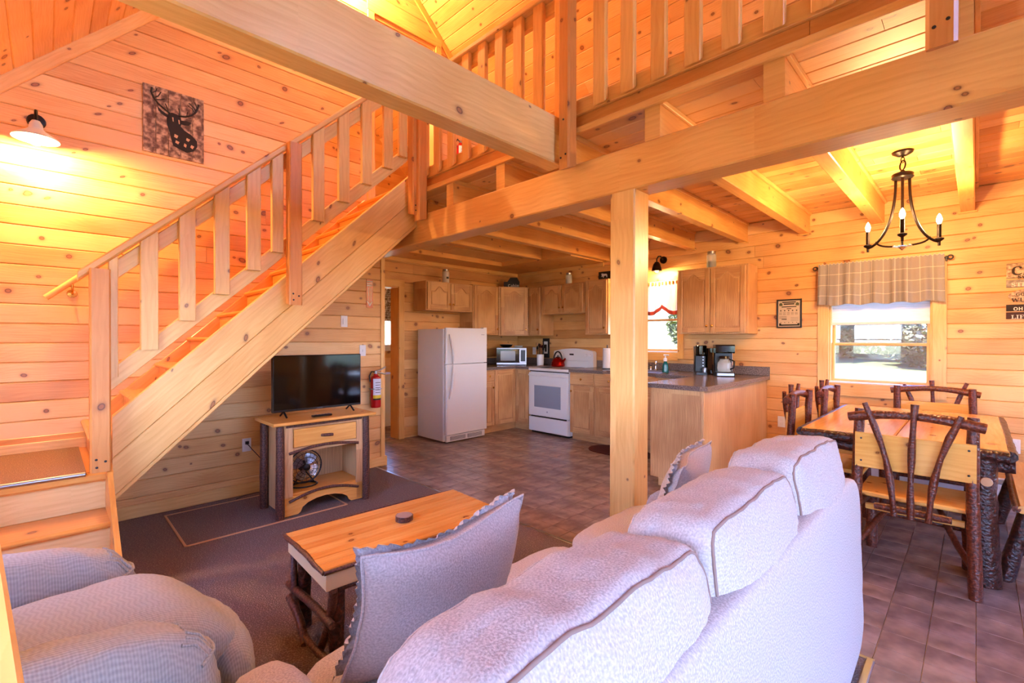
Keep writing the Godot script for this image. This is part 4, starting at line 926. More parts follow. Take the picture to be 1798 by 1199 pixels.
	# toilet seen through the bathroom door
	t = thing("toilet", "white toilet tank glimpsed through the bathroom door", "toilet", V(-6.75, 0, -3.85))
	bx(t, "tank", M.whitegloss, V(-7.0, 0.42, -4.05), V(-6.62, 0.80, -3.62), 1, 0.02); bx(t, "lid", M.whitegloss, V(-7.02, 0.80, -4.07), V(-6.60, 0.84, -3.60), 1, 0.012)
	s = sh(); s.lathe([Vector2(0.12, 0), Vector2(0.10, 0.15), Vector2(0.18, 0.36), Vector2(0.2, 0.40), Vector2(0, 0.40)], 20, V(-6.8, 0, -3.45)); part(t, "bowl", s, M.whitegloss)
	bx(t, "base", M.whitegloss, V(-6.95, 0.0, -4.0), V(-6.67, 0.42, -3.66), 1, 0.02)
	t = thing("bathroom_curtain", "short patterned curtain over the bathroom window", "curtain", V(-7.56, 1.7, -4.4))
	s = sh(); s.sheet(40, 10, func(u: float, v: float) -> Vector3: return V(-7.55 + 0.02 * sin(u * 50.0), 2.30 - 0.58 * v, -4.85 + 0.95 * u), 1.0, 0.6)
	part(t, "cloth", s, planar(two_tone(noise_img(77, 0.06, 128, 2), Color(0.95, 0.93, 0.88), Color(0.45, 0.32, 0.22), 2.4), Color(1, 1, 1), 0.9, 3.0))

func coffee_makers() -> void:
	var t := thing("single_serve_coffee_maker", "slim black single-serve coffee maker, left of the carafe machine", "coffee maker", V(-2.32, 0.984, -5.50), 0.5)
	bx(t, "tower", M.black, V(-0.065, 0.0, -0.16), V(0.065, 0.33, -0.02), 1, 0.012); bx(t, "base", M.black, V(-0.065, 0.0, -0.02), V(0.065, 0.03, 0.12), 1, 0.008)
	var s := sh(); s.lathe([Vector2(0.0, 0.22), Vector2(0.06, 0.22), Vector2(0.066, 0.24), Vector2(0.066, 0.335), Vector2(0.055, 0.345), Vector2(0, 0.345)], 20, V(0, 0, 0.04)); part(t, "brew_head", s, M.blackgloss)
	bx(t, "reservoir", M.blackgloss, V(0.067, 0.01, -0.15), V(0.135, 0.31, 0.02), 1, 0.01)
	for k in 4: s = sh(); s.lathe([Vector2(0.008, 0), Vector2(0.008, 0.003), Vector2(0, 0.003)], 10, V(0.03, 0.10 + k * 0.035, -0.02), V(0, 0, 1)); part(t, "button", s, M.steel)
	s = sh(); s.lathe([Vector2(0.028, 0.0), Vector2(0.03, 0.05), Vector2(0, 0.05)], 14, V(0.04, 0.03, 0.07)); part(t, "drip_cup", s, M.steel)
	t = thing("carafe_coffee_maker", "black drip coffee maker with glass carafe on the peninsula", "coffee maker", V(-2.04, 0.984, -5.47), 0.5)
	bx(t, "base", M.black, V(-0.095, 0.0, -0.12), V(0.095, 0.045, 0.13), 0, 0.01); bx(t, "column", M.black, V(-0.095, 0.045, -0.13), V(0.095, 0.26, -0.05), 1, 0.01); bx(t, "top", M.blackgloss, V(-0.10, 0.26, -0.13), V(0.10, 0.355, 0.10), 0, 0.014)
	bx(t, "front_band", M.steel, V(-0.085, 0.008, 0.13), V(0.085, 0.038, 0.134), 0, 0.002); bx(t, "side_band", M.steel, V(0.096, 0.05, -0.10), V(0.101, 0.34, -0.07), 1, 0.001)
	s = sh(); s.lathe([Vector2(0, 0.05), Vector2(0.07, 0.05), Vector2(0.078, 0.09), Vector2(0.072, 0.15), Vector2(0.05, 0.185), Vector2(0.052, 0.2)], 20, V(0, 0, 0.035)); var c := part(t, "carafe", s, M.jar)
	s = sh(); s.lathe([Vector2(0.052, 0.195), Vector2(0.058, 0.2), Vector2(0.05, 0.225), Vector2(0, 0.23)], 18, V(0, 0, 0.035)); part(c, "lid", s, M.black)
	s = sh(); s.tube([V(0.05, 0.19, 0.07), V(0.09, 0.17, 0.12), V(0.085, 0.10, 0.12), V(0.055, 0.08, 0.08)], 0.01, 8); part(c, "handle", s, M.black)
	off = Vector3.ZERO
# ---------------------------------------------------------------- living area
var wob := FastNoiseLite.new()
# a soft box: centre c, half sizes h, roundness k, puff on the faces across axis ax, wrinkles w
func soft(c: Vector3, h: Vector3, k: float, puff: Vector3, w := 0.004, sd := 0.0, b := Basis()) -> Callable:
	return func(p: Vector3) -> Vector3:
		var d := pow(pow(absf(p.x), k) + pow(absf(p.y), k) + pow(absf(p.z), k), 1.0 / k)
		var q := p / d
		var r := V(q.x * h.x, q.y * h.y, q.z * h.z)
		r.x += puff.x * q.x * (1 - q.y * q.y) * (1 - q.z * q.z); r.y += puff.y * q.y * (1 - q.x * q.x) * (1 - q.z * q.z); r.z += puff.z * q.z * (1 - q.x * q.x) * (1 - q.y * q.y)
		var n1 := wob.get_noise_3d(r.x * 7 + sd, r.y * 7, r.z * 7 + sd) + 0.5 * wob.get_noise_3d(r.x * 19 + sd, r.y * 19, r.z * 19)
		r += q.normalized() * n1 * w * 2.0
		return c + b * r
func ring(fn: Callable, x: float, ax := 0, out := 1.012, n := 12) -> Array:
	var P := []
	for e in 4:
		for i in n:
			var t := -0.97 + 1.94 * i / n
			var q: Vector2 = [Vector2(t, 1), Vector2(1, -t), Vector2(-t, -1), Vector2(-1, t)][e]
			var p := Vector3.ZERO
			p[ax] = x; p[(ax + 1) % 3] = q.x; p[(ax + 2) % 3] = q.y
			P.append(fn.call(p * out / 1.012))
	return P
func living() -> void:
	wob.seed = 4; wob.frequency = 1.0
	var t: Node3D; var s: Sh
	# sofa, seen from behind
	t = thing("sofa", "long beige fabric sofa seen from behind, with piped loose back cushions", "sofa", V(-0.85, 0, -1.45))
	s = sh(); s.blob(22, func(p: Vector3) -> Vector3:
		var f: Vector3 = soft(V(-0.405, 0.435, -1.42), V(0.075, 0.385, 1.15), 9.0, V(0.008, 0, 0), 0.0015).call(p)
		return f + V(-0.03 * (f.y - 0.05), 0, 0)); part(t, "back_panel", s, M.sofa_back)
	s = sh(); s.blob(10, soft(V(-0.92, 0.20, -1.42), V(0.44, 0.14, 1.13), 9.0, Vector3.ZERO, 0.002)); part(t, "seat_base", s, M.sofa_back)
	for q in [[-2.455, -1.70], [-1.69, -1.08], [-1.07, -0.48]]:
		s = sh(); s.blob(12, soft(V(-0.95, 0.395, (q[0] + q[1]) / 2), V(0.43, 0.085, (q[1] - q[0]) / 2), 6.0, V(0.01, 0.025, 0), 0.003, q[0])); part(t, "seat_cushion", s, M.sofa)
	for q in [[-2.51, 0.05], [-0.385, 0.09]]:
		s = sh(); s.blob(10, soft(V(-0.90, 0.30, q[0]), V(0.46, 0.20 + q[1], 0.06 if q[0] < -1 else 0.085), 5.0, V(0.02, 0.01, 0.01), 0.003, q[0])); part(t, "arm", s, M.sofa_back)
	for q in [[-2.42, -1.745, 0.735, 0.005], [-1.725, -1.055, 0.715, -0.02], [-1.045, -0.33, 0.70, 0.015]]:
		var cz: float = (q[0] + q[1]) / 2; var hz: float = (q[1] - q[0]) / 2 + 0.006
		var base := soft(V(-0.508, q[2], cz), V(0.125, 0.25, hz), 7.5, V(0.03, 0.012, 0.012), 0.0045, q[0] * 3.0, Basis(V(0, 0, 1), 0.14))
		var fn := func(p: Vector3) -> Vector3:
			var r: Vector3 = base.call(p)
			var top: float = clamp((p.y - 0.55) / 0.45, 0.0, 1.0)
			# gathers across the welt on top
			var g: float = sin(r.z * 46.0 + 5.0 * wob.get_noise_2d(r.z * 5.0, q[0])) * max(0.0, wob.get_noise_2d(r.z * 4.0 + 9.0, q[0] * 5.0) + 0.25)
			r.y += top * (0.006 * g * (1.0 - p.x * p.x) + 0.012 * wob.get_noise_2d(r.z * 3.0 + q[0], 2.0))
			r.x += top * 0.014 * wob.get_noise_2d(r.z * 4.0, q[0] + 30.0)
			return r
		s = sh(); s.blob(30, fn); var c := part(t, "back_cushion", s, M.sofa)
		for x in [0.93, -0.93]:
			s = sh(); var P := ring(fn, x, 0, 1.012, 26)
			s.tube(P, 0.0042, 6, true); part(c, "piping", s, M.piping if x > 0 else M.sofa)
	# throw pillows
	var pillow := func(label: String, at: Vector3, turn: float, lean: float, a: float, th: float, sd: float) -> void:
		var o := thing("throw_pillow", label, "pillow", at, turn, "ruffled pillows on the sofa")
		var B := Basis(V(0, 0, 1), lean)
		var fn := func(p: Vector3) -> Vector3:
			var y: float = p.y * a * (0.88 + 0.12 * p.z * p.z); var z: float = p.z * a * 1.5 * (0.92 + 0.08 * p.y * p.y)
			var x: float = p.x * th * pow(max(0.0, 1 - p.y * p.y), 0.42) * pow(max(0.0, 1 - p.z * p.z), 0.42)
			x += 0.012 * wob.get_noise_3d(y * 6 + sd, z * 6, sd) * (1.0 - 0.5 * absf(p.y)) + 0.02 * p.y * p.y * sin(sd + p.z * 3.0)
			return B * V(x, y, z) + V(0, a, 0)
		var q := sh(); q.blob(20, fn); part(o, "cover", q, M.sofa)
		var rf := sh()
		rf.sheet(220, 6, func(u: float, v: float) -> Vector3:
			var e := u * 4.0; var k := int(e) % 4; var f := e - floorf(e); var tt := -1.0 + 2.0 * f
			var sq: Vector2 = [Vector2(tt, 1), Vector2(1, -tt), Vector2(-tt, -1), Vector2(-1, tt)][k]
			var r0: Vector3 = fn.call(V(0, sq.x, sq.y))
			var inn := 0.055 * (1.0 - v)
			var cen := B * V(0, 0, 0) + V(0, a, 0)
			var w2 := 0.006 * sin(u * 420.0 + v * 1.3) + 0.005 * sin(u * 170.0)
			return r0 + (cen - r0).normalized() * inn + B * V(-0.016 - 0.028 * sin(v * 2.4) + w2, 0, 0), 1, 1)
		part(o, "ruffle", rf, M.sofa)
		var P := []
		for i in 60:
			var e := i / 15.0; var k := int(e) % 4; var f := e - floorf(e); var tt := -1.0 + 2.0 * f
			var sq: Vector2 = [Vector2(tt, 1), Vector2(1, -tt), Vector2(-tt, -1), Vector2(-1, tt)][k]
			P.append(fn.call(V(0, sq.x, sq.y)))
		q = sh(); q.tube(P, 0.0045, 6, true); part(o, "seam", q, M.sofa_back)
	pillow.call("large ruffled grey throw pillow in the foreground, next to the coffee table", V(-1.10, 0.48, -0.83), 0.05, -0.30, 0.20, 0.085, 1.0)
	pillow.call("ruffled throw pillow propped at the far end of the sofa near the post", V(-0.98, 0.48, -2.14), 0.2, -0.25, 0.20, 0.085, 5.0)

	# recliner
	t = thing("recliner", "pale blue-grey corduroy recliner at the lower left", "armchair", V(-1.92, 0, 0.08), 0.13)
	for sx in [-1, 1]:
		var fn := func(p: Vector3) -> Vector3:
			var r: Vector3 = soft(V(sx * 0.385, 0.405, -0.0), V(0.105, 0.25, 0.37), 3.6, V(0.02, 0.015, 0.02), 0.006, sx * 9.0).call(p)
			r.y += 0.05 * clamp((r.z + 0.0) / 0.4, -0.5, 1.0) * (1.0 if p.y > 0.0 else 0.0) - 0.03 * pow(clamp(-r.z / 0.42, 0.0, 1.0), 4.0) * (1.0 if p.y > 0.3 else 0.0)
			return r
		s = sh(); s.blob(20, fn); var a := part(t, "arm", s, M.cord)
		var P := []
		for i in 9: P.append(fn.call(V(-0.9 + 0.225 * i, 0.62, -1.0)) + V(0, 0, -0.004))
		s = sh()
		for i in 9:
			var u := -0.8 + 0.2 * i
			s.tube([fn.call(V(u, 0.98, -0.92)) + V(0, 0.001, 0), fn.call(V(u * 0.9, 0.9, -1.0)), fn.call(V(u * 0.8, 0.6, -1.0))], 0.005, 5)
		part(a, "gathers", s, M.cord)
		s = sh(); s.tube(P, 0.006, 6); part(a, "seam", s, M.cord)
	s = sh(); s.blob(22, func(p: Vector3) -> Vector3:
		var r: Vector3 = soft(V(0, 0.445, -0.08), V(0.285, 0.11, 0.48), 3.2, V(0, 0.03, 0.02), 0.004, 3.0).call(p)
		var f: float = clamp((-r.z - 0.30) / 0.22, 0.0, 1.0)
		r.y -= 0.10 * f * f
		return r); part(t, "seat", s, M.cord)
	s = sh(); s.blob(16, soft(V(0, 0.24, -0.50), V(0.285, 0.17, 0.075), 3.0, V(0, 0, 0.03), 0.004, 8.0)); part(t, "footrest", s, M.cord)
	s = sh(); s.blob(8, soft(V(0, 0.16, 0.0), V(0.42, 0.12, 0.40), 8.0, Vector3.ZERO, 0.002)); part(t, "base", s, M.cord)
	for q in [[0.60, 0.17], [0.90, 0.19]]:
		s = sh(); s.blob(14, soft(V(0, q[0], 0.36 + (q[0] - 0.6) * 0.35), V(0.30, q[1], 0.14), 3.2, V(0, 0.01, 0.04), 0.005, q[0])); part(t, "back_cushion", s, M.cord)

	# coffee table
	t = thing("coffee_table", "rustic pine slat coffee table with bark edging and twig legs", "table", V(-2.09, 0, -1.295), -0.045)
	for k in 8:
		var x := -0.246 + k * 0.0616
		bx(t, "slat", M.slat[(k * 3) % 2], V(x, 0.442, -0.49), V(x + 0.0586, 0.46, 0.49), 2, 0.004)
	s = sh(); s.box(V(-0.24, 0.365, -0.48), V(0.24, 0.442, -0.46), 0, 0.003); s.box(V(-0.24, 0.365, 0.46), V(0.24, 0.442, 0.48), 0, 0.003); s.box(V(-0.24, 0.365, -0.46), V(-0.22, 0.442, 0.46), 2, 0.003); s.box(V(0.22, 0.365, -0.46), V(0.24, 0.442, 0.46), 2, 0.003); s.box(V(-0.22, 0.43, -0.46), V(0.22, 0.4415, 0.46), 2, 0.001)
	part(t, "apron", s, mat(Color(0.87, 0.75, 0.55), 0.5))
	for q in [[V(-0.248, 0.449, 0.492), V(0.248, 0.449, 0.492)], [V(-0.248, 0.449, -0.492), V(0.248, 0.449, -0.492)], [V(0.25, 0.449, -0.492), V(0.25, 0.449, 0.492)], [V(-0.25, 0.449, -0.492), V(-0.25, 0.449, 0.492)]]:
		s = sh(); logs(s, q[0], q[1], 0.011, 0.009, 0.006, q[0].x * 30 + q[0].z * 11, 7, 0.5); part(t, "bark_trim", s, M.bark)
	for q in [[-1, 1], [1, 1], [-1, -1], [1, -1]]:
		s = sh(); logs(s, V(q[0] * 0.205, 0.006, q[1] * 0.415), V(q[0] * 0.195, 0.365, q[1] * 0.41), 0.034, 0.03, 0.008, q[0] * 3 + q[1], 10, 0.18); part(t, "leg", s, M.barkdark)
	for sz in [-1, 1]:
		var z: float = sz * 0.43
		for q in [[V(-0.275, 0.20, z + 0.035 * sz), V(0.275, 0.24, z + 0.035 * sz), 0.019], [V(-0.255, 0.36, z + 0.02 * sz), V(-0.12, 0.02, z + 0.03 * sz), 0.017], [V(0.24, 0.36, z + 0.02 * sz), V(0.10, 0.03, z + 0.03 * sz), 0.020], [V(-0.22, 0.16, z + 0.05 * sz), V(0.02, 0.05, z + 0.06 * sz), 0.021], [V(-0.1, 0.06, z + 0.04 * sz), V(0.27, 0.09, z + 0.04 * sz), 0.017]]:
			s = sh(); logs(s, q[0], q[1], q[2], q[2] * 0.85, 0.012, q[2] * 999 + sz, 8, 0.2); part(t, "twig_brace", s, M.bark)
	for sx in [-1, 1]:
		s = sh(); s.tube([V(sx * 0.22, 0.355, 0.33), V(sx * 0.225, 0.25, 0.33), V(sx * 0.225, 0.16, 0.24), V(sx * 0.225, 0.13, 0.1), V(sx * 0.225, 0.13, -0.1), V(sx * 0.225, 0.16, -0.24), V(sx * 0.225, 0.25, -0.33), V(sx * 0.22, 0.355, -0.33)], 0.012, 8, false, 0.2, sx); part(t, "bent_twig", s, M.bark)
		s = sh(); logs(s, V(sx * 0.215, 0.35, -0.42), V(sx * 0.215, 0.35, 0.42), 0.014, 0.014, 0.004, sx * 5, 8, 0.2); part(t, "side_twig", s, M.bark)
	t = thing("wood_slice", "small round log-slice coaster on the coffee table", "coaster", V(-2.095, 0.461, -1.31))
	s = sh(); s.tube([V(-2.095, 0.461, -1.31), V(-2.095, 0.472, -1.31), V(-2.095, 0.487, -1.31)], [0.045, 0.046, 0.044], 18, false, 0.1, 3.0); part(t, "bark_rim", s, M.bark)
	s = sh(); s.lathe([Vector2(0.041, 0.0), Vector2(0.040, 0.002), Vector2(0.0, 0.002)], 18, V(-2.095, 0.4865, -1.31)); part(t, "cut_face", s, mat(Color(0.62, 0.53, 0.50), 0.5))

	# television stand
	t = thing("tv_stand", "rustic pine cabinet with bark log legs under the television", "cabinet", V(-3.95, 0, -1.62))
	bx(t, "top", M.slat[0], V(-4.18, 0.732, -2.045), V(-3.725, 0.757, -1.205), 2, 0.006)
	for q in [[-3.775, -1.265], [-3.775, -1.97], [-4.14, -1.265], [-4.14, -1.97]]:
		s = sh(); logs(s, V(q[0], 0.0, q[1]), V(q[0], 0.732, q[1]), 0.034, 0.03, 0.005, q[1] * 7 + q[0], 12, 0.12); part(t, "leg", s, M.bark)
	bx(t, "side_panel", M.oak_pale, V(-4.14, 0.03, -1.31), V(-3.79, 0.732, -1.295), 1, 0.002); bx(t, "side_panel", M.oak_pale, V(-4.14, 0.03, -1.945), V(-3.79, 0.732, -1.93), 1, 0.002); bx(t, "back_panel", M.oak_pale, V(-4.15, 0.10, -1.95), V(-4.14, 0.732, -1.29), 1, 0.001)
	bx(t, "shelf", M.slat[1], V(-4.14, 0.165, -1.93), V(-3.785, 0.185, -1.31), 2, 0.003); bx(t, "divider", M.oak_pale, V(-4.14, 0.51, -1.93), V(-3.80, 0.525, -1.31), 2, 0.003)
	bx(t, "stile", M.oak_pale, V(-3.79, 0.03, -1.362), V(-3.772, 0.732, -1.295), 1, 0.003); bx(t, "stile", M.oak_pale, V(-3.79, 0.03, -1.945), V(-3.772, 0.732, -1.885), 1, 0.003)
	bx(t, "top_rail", M.oak_pale, V(-3.79, 0.69, -1.885), V(-3.772, 0.732, -1.362), 2, 0.003); bx(t, "middle_rail", M.oak_pale, V(-3.79, 0.505, -1.885), V(-3.772, 0.545, -1.362), 2, 0.003)
	var dr := bx(t, "drawer", M.slat[0], V(-3.79, 0.547, -1.878), V(-3.764, 0.688, -1.368), 2, 0.004)
	s = sh(); logs(s, V(-3.75, 0.612, -1.67), V(-3.75, 0.62, -1.575), 0.013, 0.012, 0.002, 4.0, 8, 0.15); part(dr, "twig_handle", s, M.bark)
	var ar := PackedVector2Array([Vector2(-1.945, 0.02), Vector2(-1.945, 0.165), Vector2(-1.295, 0.165), Vector2(-1.295, 0.02), Vector2(-1.40, 0.02)])
	for i in 9: var a := PI * i / 8.0; ar.append(Vector2(-1.62 + 0.20 * cos(a), 0.035 + 0.085 * sin(a)))
	ar.append(Vector2(-1.84, 0.02))
	s = sh(); s.prism(ar, Transform3D(TX, V(-3.79, 0, 0)), 0.018); part(t, "arched_skirt", s, M.slat[0])
	for q in [[0.515, 0.035], [0.14, 0.055]]:
		var P := []
		for i in 11: var u := i / 10.0; P.append(V(-3.765, q[0] + q[1] * sin(u * PI) - 0.01, -1.90 + 0.57 * u))
		s = sh(); s.tube(P, 0.0115, 8, false, 0.25, q[0] * 50); part(t, "bark_trim", s, M.bark)
	s = sh(); logs(s, V(-3.765, 0.715, -1.93), V(-3.765, 0.715, -1.31), 0.010, 0.010, 0.003, 5.0, 7, 0.3); part(t, "bark_trim", s, M.bark)
	# television
	t = thing("television", "black flat screen television on the rustic cabinet", "television", V(-3.98, 0.757, -1.66))
	bx(t, "case", M.black, V(-4.03, 0.80, -2.035), V(-3.988, 1.262, -1.285), 2, 0.006); bx(t, "screen", M.blackgloss, V(-3.988, 0.818, -2.029), V(-3.985, 1.256, -1.291), 2, 0.0008)
	bx(t, "logo_strip", M.lead, V(-3.987, 0.806, -1.685), V(-3.9845, 0.811, -1.635), 2, 0.0)
	for z in [-1.37, -1.94]:
		s = sh(); s.tube([V(-3.93, 0.762, z), V(-4.0, 0.805, z)], 0.008, 7); s.tube([V(-4.075, 0.762, z), V(-4.0, 0.805, z)], 0.008, 7); part(t, "foot", s, M.black)
	t = thing("remote_control", "slim black remote control lying in front of the television", "remote", V(-3.83, 0.757, -1.62))
	bx(t, "body", M.black, V(-3.852, 0.758, -1.69), V(-3.81, 0.775, -1.535), 2, 0.007); s = sh()
	for k in 5: s.box(V(-3.842, 0.775, -1.675 + k * 0.026), V(-3.82, 0.777, -1.663 + k * 0.026), 2, 0.001)
	part(t, "buttons", s, M.lead)
	# table fan in the open shelf
	t = thing("table_fan", "small round desk fan with a wire cage inside the cabinet", "fan", V(-3.93, 0.186, -1.50))
	var fc := V(-3.92, 0.345, -1.51)
	for q in [[0.0, 0.135, 0.005], [0.03, 0.115, 0.002], [0.042, 0.085, 0.002], [0.048, 0.055, 0.002], [-0.04, 0.12, 0.002]]:
		var P := []
		for i in 28: var a := TAU * i / 28.0; P.append(fc + V(q[0], sin(a) * q[1], cos(a) * q[1]))
		s = sh(); s.tube(P, q[2], 5, true); part(t, "cage_ring", s, M.black)
	s = sh()
	for k in 20: var a := TAU * k / 20.0; s.tube([fc + V(0.0, sin(a) * 0.135, cos(a) * 0.135), fc + V(0.032, sin(a) * 0.11, cos(a) * 0.11), fc + V(0.05, sin(a) * 0.03, cos(a) * 0.03)], 0.0014, 4)
	part(t, "cage_wires", s, M.black)
	for k in 4:
		var a := TAU * k / 4.0 + 0.5
		s = sh(); s.sheet(6, 6, func(u: float, v: float) -> Vector3:
			var rr := 0.025 + 0.085 * u; var th := a + (v - 0.5) * (0.7 + 0.5 * sin(u * PI))
			return fc + V(0.012 + 0.02 * (v - 0.5), sin(th) * rr, cos(th) * rr)); part(t, "blade", s, M.steel)
	s = sh(); s.lathe([Vector2(0, 0.05), Vector2(0.028, 0.045), Vector2(0.03, 0.0), Vector2(0.045, -0.03), Vector2(0.04, -0.09), Vector2(0, -0.095)], 16, fc, V(1, 0, 0)); part(t, "motor", s, M.black)
	var bp := []
	for i in 20: var a := TAU * i / 20.0; bp.append(V(-3.93 + cos(a) * 0.075, 0.193, -1.51 + sin(a) * 0.10))
	s = sh(); s.tube(bp, 0.007, 6, true); s.tube([V(-3.95, 0.193, -1.60), V(-3.94, 0.25, -1.56), V(-3.93, 0.30, -1.52)], 0.006, 6); s.tube([V(-3.95, 0.193, -1.42), V(-3.94, 0.25, -1.46), V(-3.93, 0.30, -1.50)], 0.006, 6); part(t, "base_ring", s, M.black)
	t = thing("power_cord", "thin dark power cord from the wall outlet down behind the cabinet", "cord", V(-4.6, 0.01, -1.2))
	s = sh(); s.tube([V(XL + 0.012, 0.455, -1.272), V(XL + 0.04, 0.45, -1.275), V(XL + 0.06, 0.41, -1.30), V(XL + 0.05, 0.36, -1.34), V(XL + 0.08, 0.30, -1.38), V(-4.35, 0.26, -1.45)], 0.0035, 6); s.tube([V(-4.2, 0.12, -1.33), V(-4.33, 0.09, -1.26), V(-4.45, 0.05, -1.20), V(-4.52, 0.013, -1.16)], 0.0035, 6); part(t, "cable", s, M.black)

	# plates and signs on the television wall
	var plate := func(called: String, label: String, cat: String, y: float, z: float, kind: int) -> void:
		var o := thing(called, label, cat, V(XL, y, z))
		var q := sh(); q.box(V(XL, y - 0.058, z - 0.036), V(XL + 0.007, y + 0.058, z + 0.036), 1, 0.003); part(o, "cover_plate", q, M.white)
		q = sh()
		if kind == 0: q.box(V(XL + 0.006, y - 0.014, z - 0.006), V(XL + 0.014, y + 0.01, z + 0.006), 1, 0.002); part(o, "toggle", q, M.white)
		elif kind == 1: q.box(V(XL + 0.006, y - 0.03, z - 0.017), V(XL + 0.016, y + 0.03, z + 0.017), 1, 0.003); part(o, "dial", q, M.white)
		else:
			for d in [-0.024, 0.024]: q.box(V(XL + 0.006, y + d - 0.016, z - 0.016), V(XL + 0.009, y + d + 0.016, z + 0.016), 1, 0.004)
			part(o, "socket", q, M.white)
			q = sh(); q.box(V(XL + 0.008, y + 0.008, z - 0.014), V(XL + 0.03, y + 0.034, z + 0.014), 1, 0.005); part(o, "plug", q, M.black)
	plate.call("thermostat", "white thermostat plate on the wall under the upper stairs", "thermostat", 1.58, -2.18, 1)
	plate.call("light_switch", "white light switch just above the fire extinguisher", "switch", 1.275, -2.385, 0)
	plate.call("wall_outlet", "white outlet with a black plug left of the television cabinet", "outlet", 0.448, -1.27, 2)
	extinguisher("fire_extinguisher", "red fire extinguisher with label mounted beside the television", V(XL + 0.07, 0.665, -2.50))
	extinguisher("fire_extinguisher", "red fire extinguisher behind the loft balusters", V(XL + 0.08, 3.47, -3.645))
	t = thing("arrow_sign", "narrow red sign with a white downward arrow above the extinguisher", "sign", V(XL, 1.735, -2.465))
	bx(t, "plate", M.red, V(XL, 1.735, -2.503), V(XL + 0.006, 2.04, -2.427), 1, 0.001)
	s = sh(); s.prism(pv([-2.481, 1.95, -2.481, 1.80, -2.497, 1.80, -2.465, 1.748, -2.433, 1.80, -2.449, 1.80, -2.449, 1.95]), Transform3D(TX, V(XL + 0.006, 0, 0)), 0.0012); var aw := part(t, "arrow", s, M.whitematte)
	s = sh(); s.prism(pv([-2.477, 1.95, -2.477, 1.806, -2.487, 1.806, -2.465, 1.763, -2.443, 1.806, -2.453, 1.806, -2.453, 1.95]), Transform3D(TX, V(XL + 0.0072, 0, 0)), 0.0006); part(aw, "arrow_fill", s, M.red)
	for k in 3: bx(t, "text_bar", M.whitematte, V(XL + 0.006, 1.965 + k * 0.022, -2.497), V(XL + 0.0068, 1.975 + k * 0.022, -2.433), 2, 0.0)

	# deer picture on boards
	t = thing("deer_picture", "wooden board picture of a dark antlered deer on the stair wall", "picture", V(XL, 2.87, -0.74))
	var old := planar(two_tone(noise_img(61, 0.04, 128, 4), Color(0.36, 0.27, 0.22), Color(0.78, 0.66, 0.54), 2.0), Color(1, 1, 1), 0.8, 3.0)
	for k in 5:
		var z := -0.945 + k * 0.0814
		bx(t, "board", old, V(XL + 0.002, 2.87, z), V(XL + 0.022, 3.398, z + 0.0795), 1, 0.003)
	var ink := mat(Color(0.12, 0.095, 0.085), 0.8)
	var D := func(p: Array) -> PackedVector2Array:   # outline given on a 100 x 130 sheet, read left to right as in the picture
		var o := PackedVector2Array()
		for i in range(0, p.size(), 2): o.append(Vector2(-0.54 - p[i] * 0.00405, 3.398 - p[i + 1] * 0.00406))
		return o
	var tf := Transform3D(TX, V(XL + 0.0215, 0, 0))
	s = sh(); s.prism(D.call([40, 46, 46, 43, 54, 44, 60, 48, 62, 58, 60, 66, 66, 72, 78, 78, 88, 88, 88, 100, 82, 110, 70, 116, 58, 112, 48, 108, 44, 94, 42, 82, 38, 70, 37, 58]), tf, 0.0025); part(t, "deer_head", s, ink)
	for p in [[40, 50, 30, 45, 22, 38, 24, 46, 33, 53, 41, 56], [60, 54, 70, 52, 78, 53, 74, 60, 66, 62, 60, 61]]: s = sh(); s.prism(D.call(p), tf, 0.0025); part(t, "ear", s, ink)
	var ant := func(p: Array, r: float) -> void:
		var P := []
		for i in range(0, p.size(), 2): var d: PackedVector2Array = D.call([p[i], p[i + 1]]); P.append(V(XL + 0.0235, d[0].y, d[0].x))
		var q := sh(); q.tube(P, r, 6, false, 0.0, 0.0, 0.0, 1.0); part(t, "antler", q, ink)
	ant.call([43, 46, 34, 40, 24, 33, 17, 24, 13, 14, 14, 5], 0.007); ant.call([17, 24, 24, 18, 28, 9], 0.004); ant.call([20, 26, 28, 24, 34, 20], 0.004); ant.call([14, 15, 20, 10, 22, 4], 0.0035); ant.call([40, 43, 38, 36, 35, 29], 0.004)
	ant.call([56, 46, 68, 44, 78, 38, 85, 30, 89, 20, 91, 12], 0.007); ant.call([86, 28, 82, 20, 74, 14], 0.0035); ant.call([84, 31, 80, 24, 72, 20], 0.003); ant.call([88, 22, 86, 15, 84, 9], 0.003); ant.call([58, 44, 58, 37, 57, 31], 0.004); ant.call([70, 43, 71, 38, 72, 33], 0.0035)
	for p in [[46, 52, 47, 60, 48.5, 60, 48, 52], [56, 54, 57, 62, 58.5, 62, 58, 54], [50, 84, 56, 86, 54, 92, 49, 90], [52, 96, 58, 98, 56, 103, 51, 101], [70, 86, 76, 88, 73, 93, 69, 91], [78, 98, 83, 100, 80, 106, 76, 103], [66, 98, 70, 100, 69, 106, 65, 104]]: s = sh(); s.prism(D.call(p), Transform3D(TX, V(XL + 0.0238, 0, 0)), 0.0008); part(t, "light_fleck", s, M.cutwood)

	# pine console at the left edge of the frame
	t = thing("console_cabinet", "blurred pale pine cabinet top at the lower left edge of the picture", "cabinet", V(-1.05, 0, 0.19), 0.08)
	bx(t, "top", M.beam, V(-0.62, 0.97, -0.15), V(0.55, 1.0, 0.19), 0, 0.006)
	bx(t, "body", M.beam, V(-0.60, 0.0065, -0.14), V(0.53, 0.97, 0.19), 1, 0.004)
	for k in 2: var d := bx(t, "door", M.pine, V(-0.57 + k * 0.56, 0.08, -0.155), V(-0.02 + k * 0.54, 0.93, -0.14), 1, 0.004); bx(d, "handle", M.bronze, V(-0.08 + k * 0.10, 0.5, -0.175), V(-0.065 + k * 0.10, 0.62, -0.155), 1, 0.003)
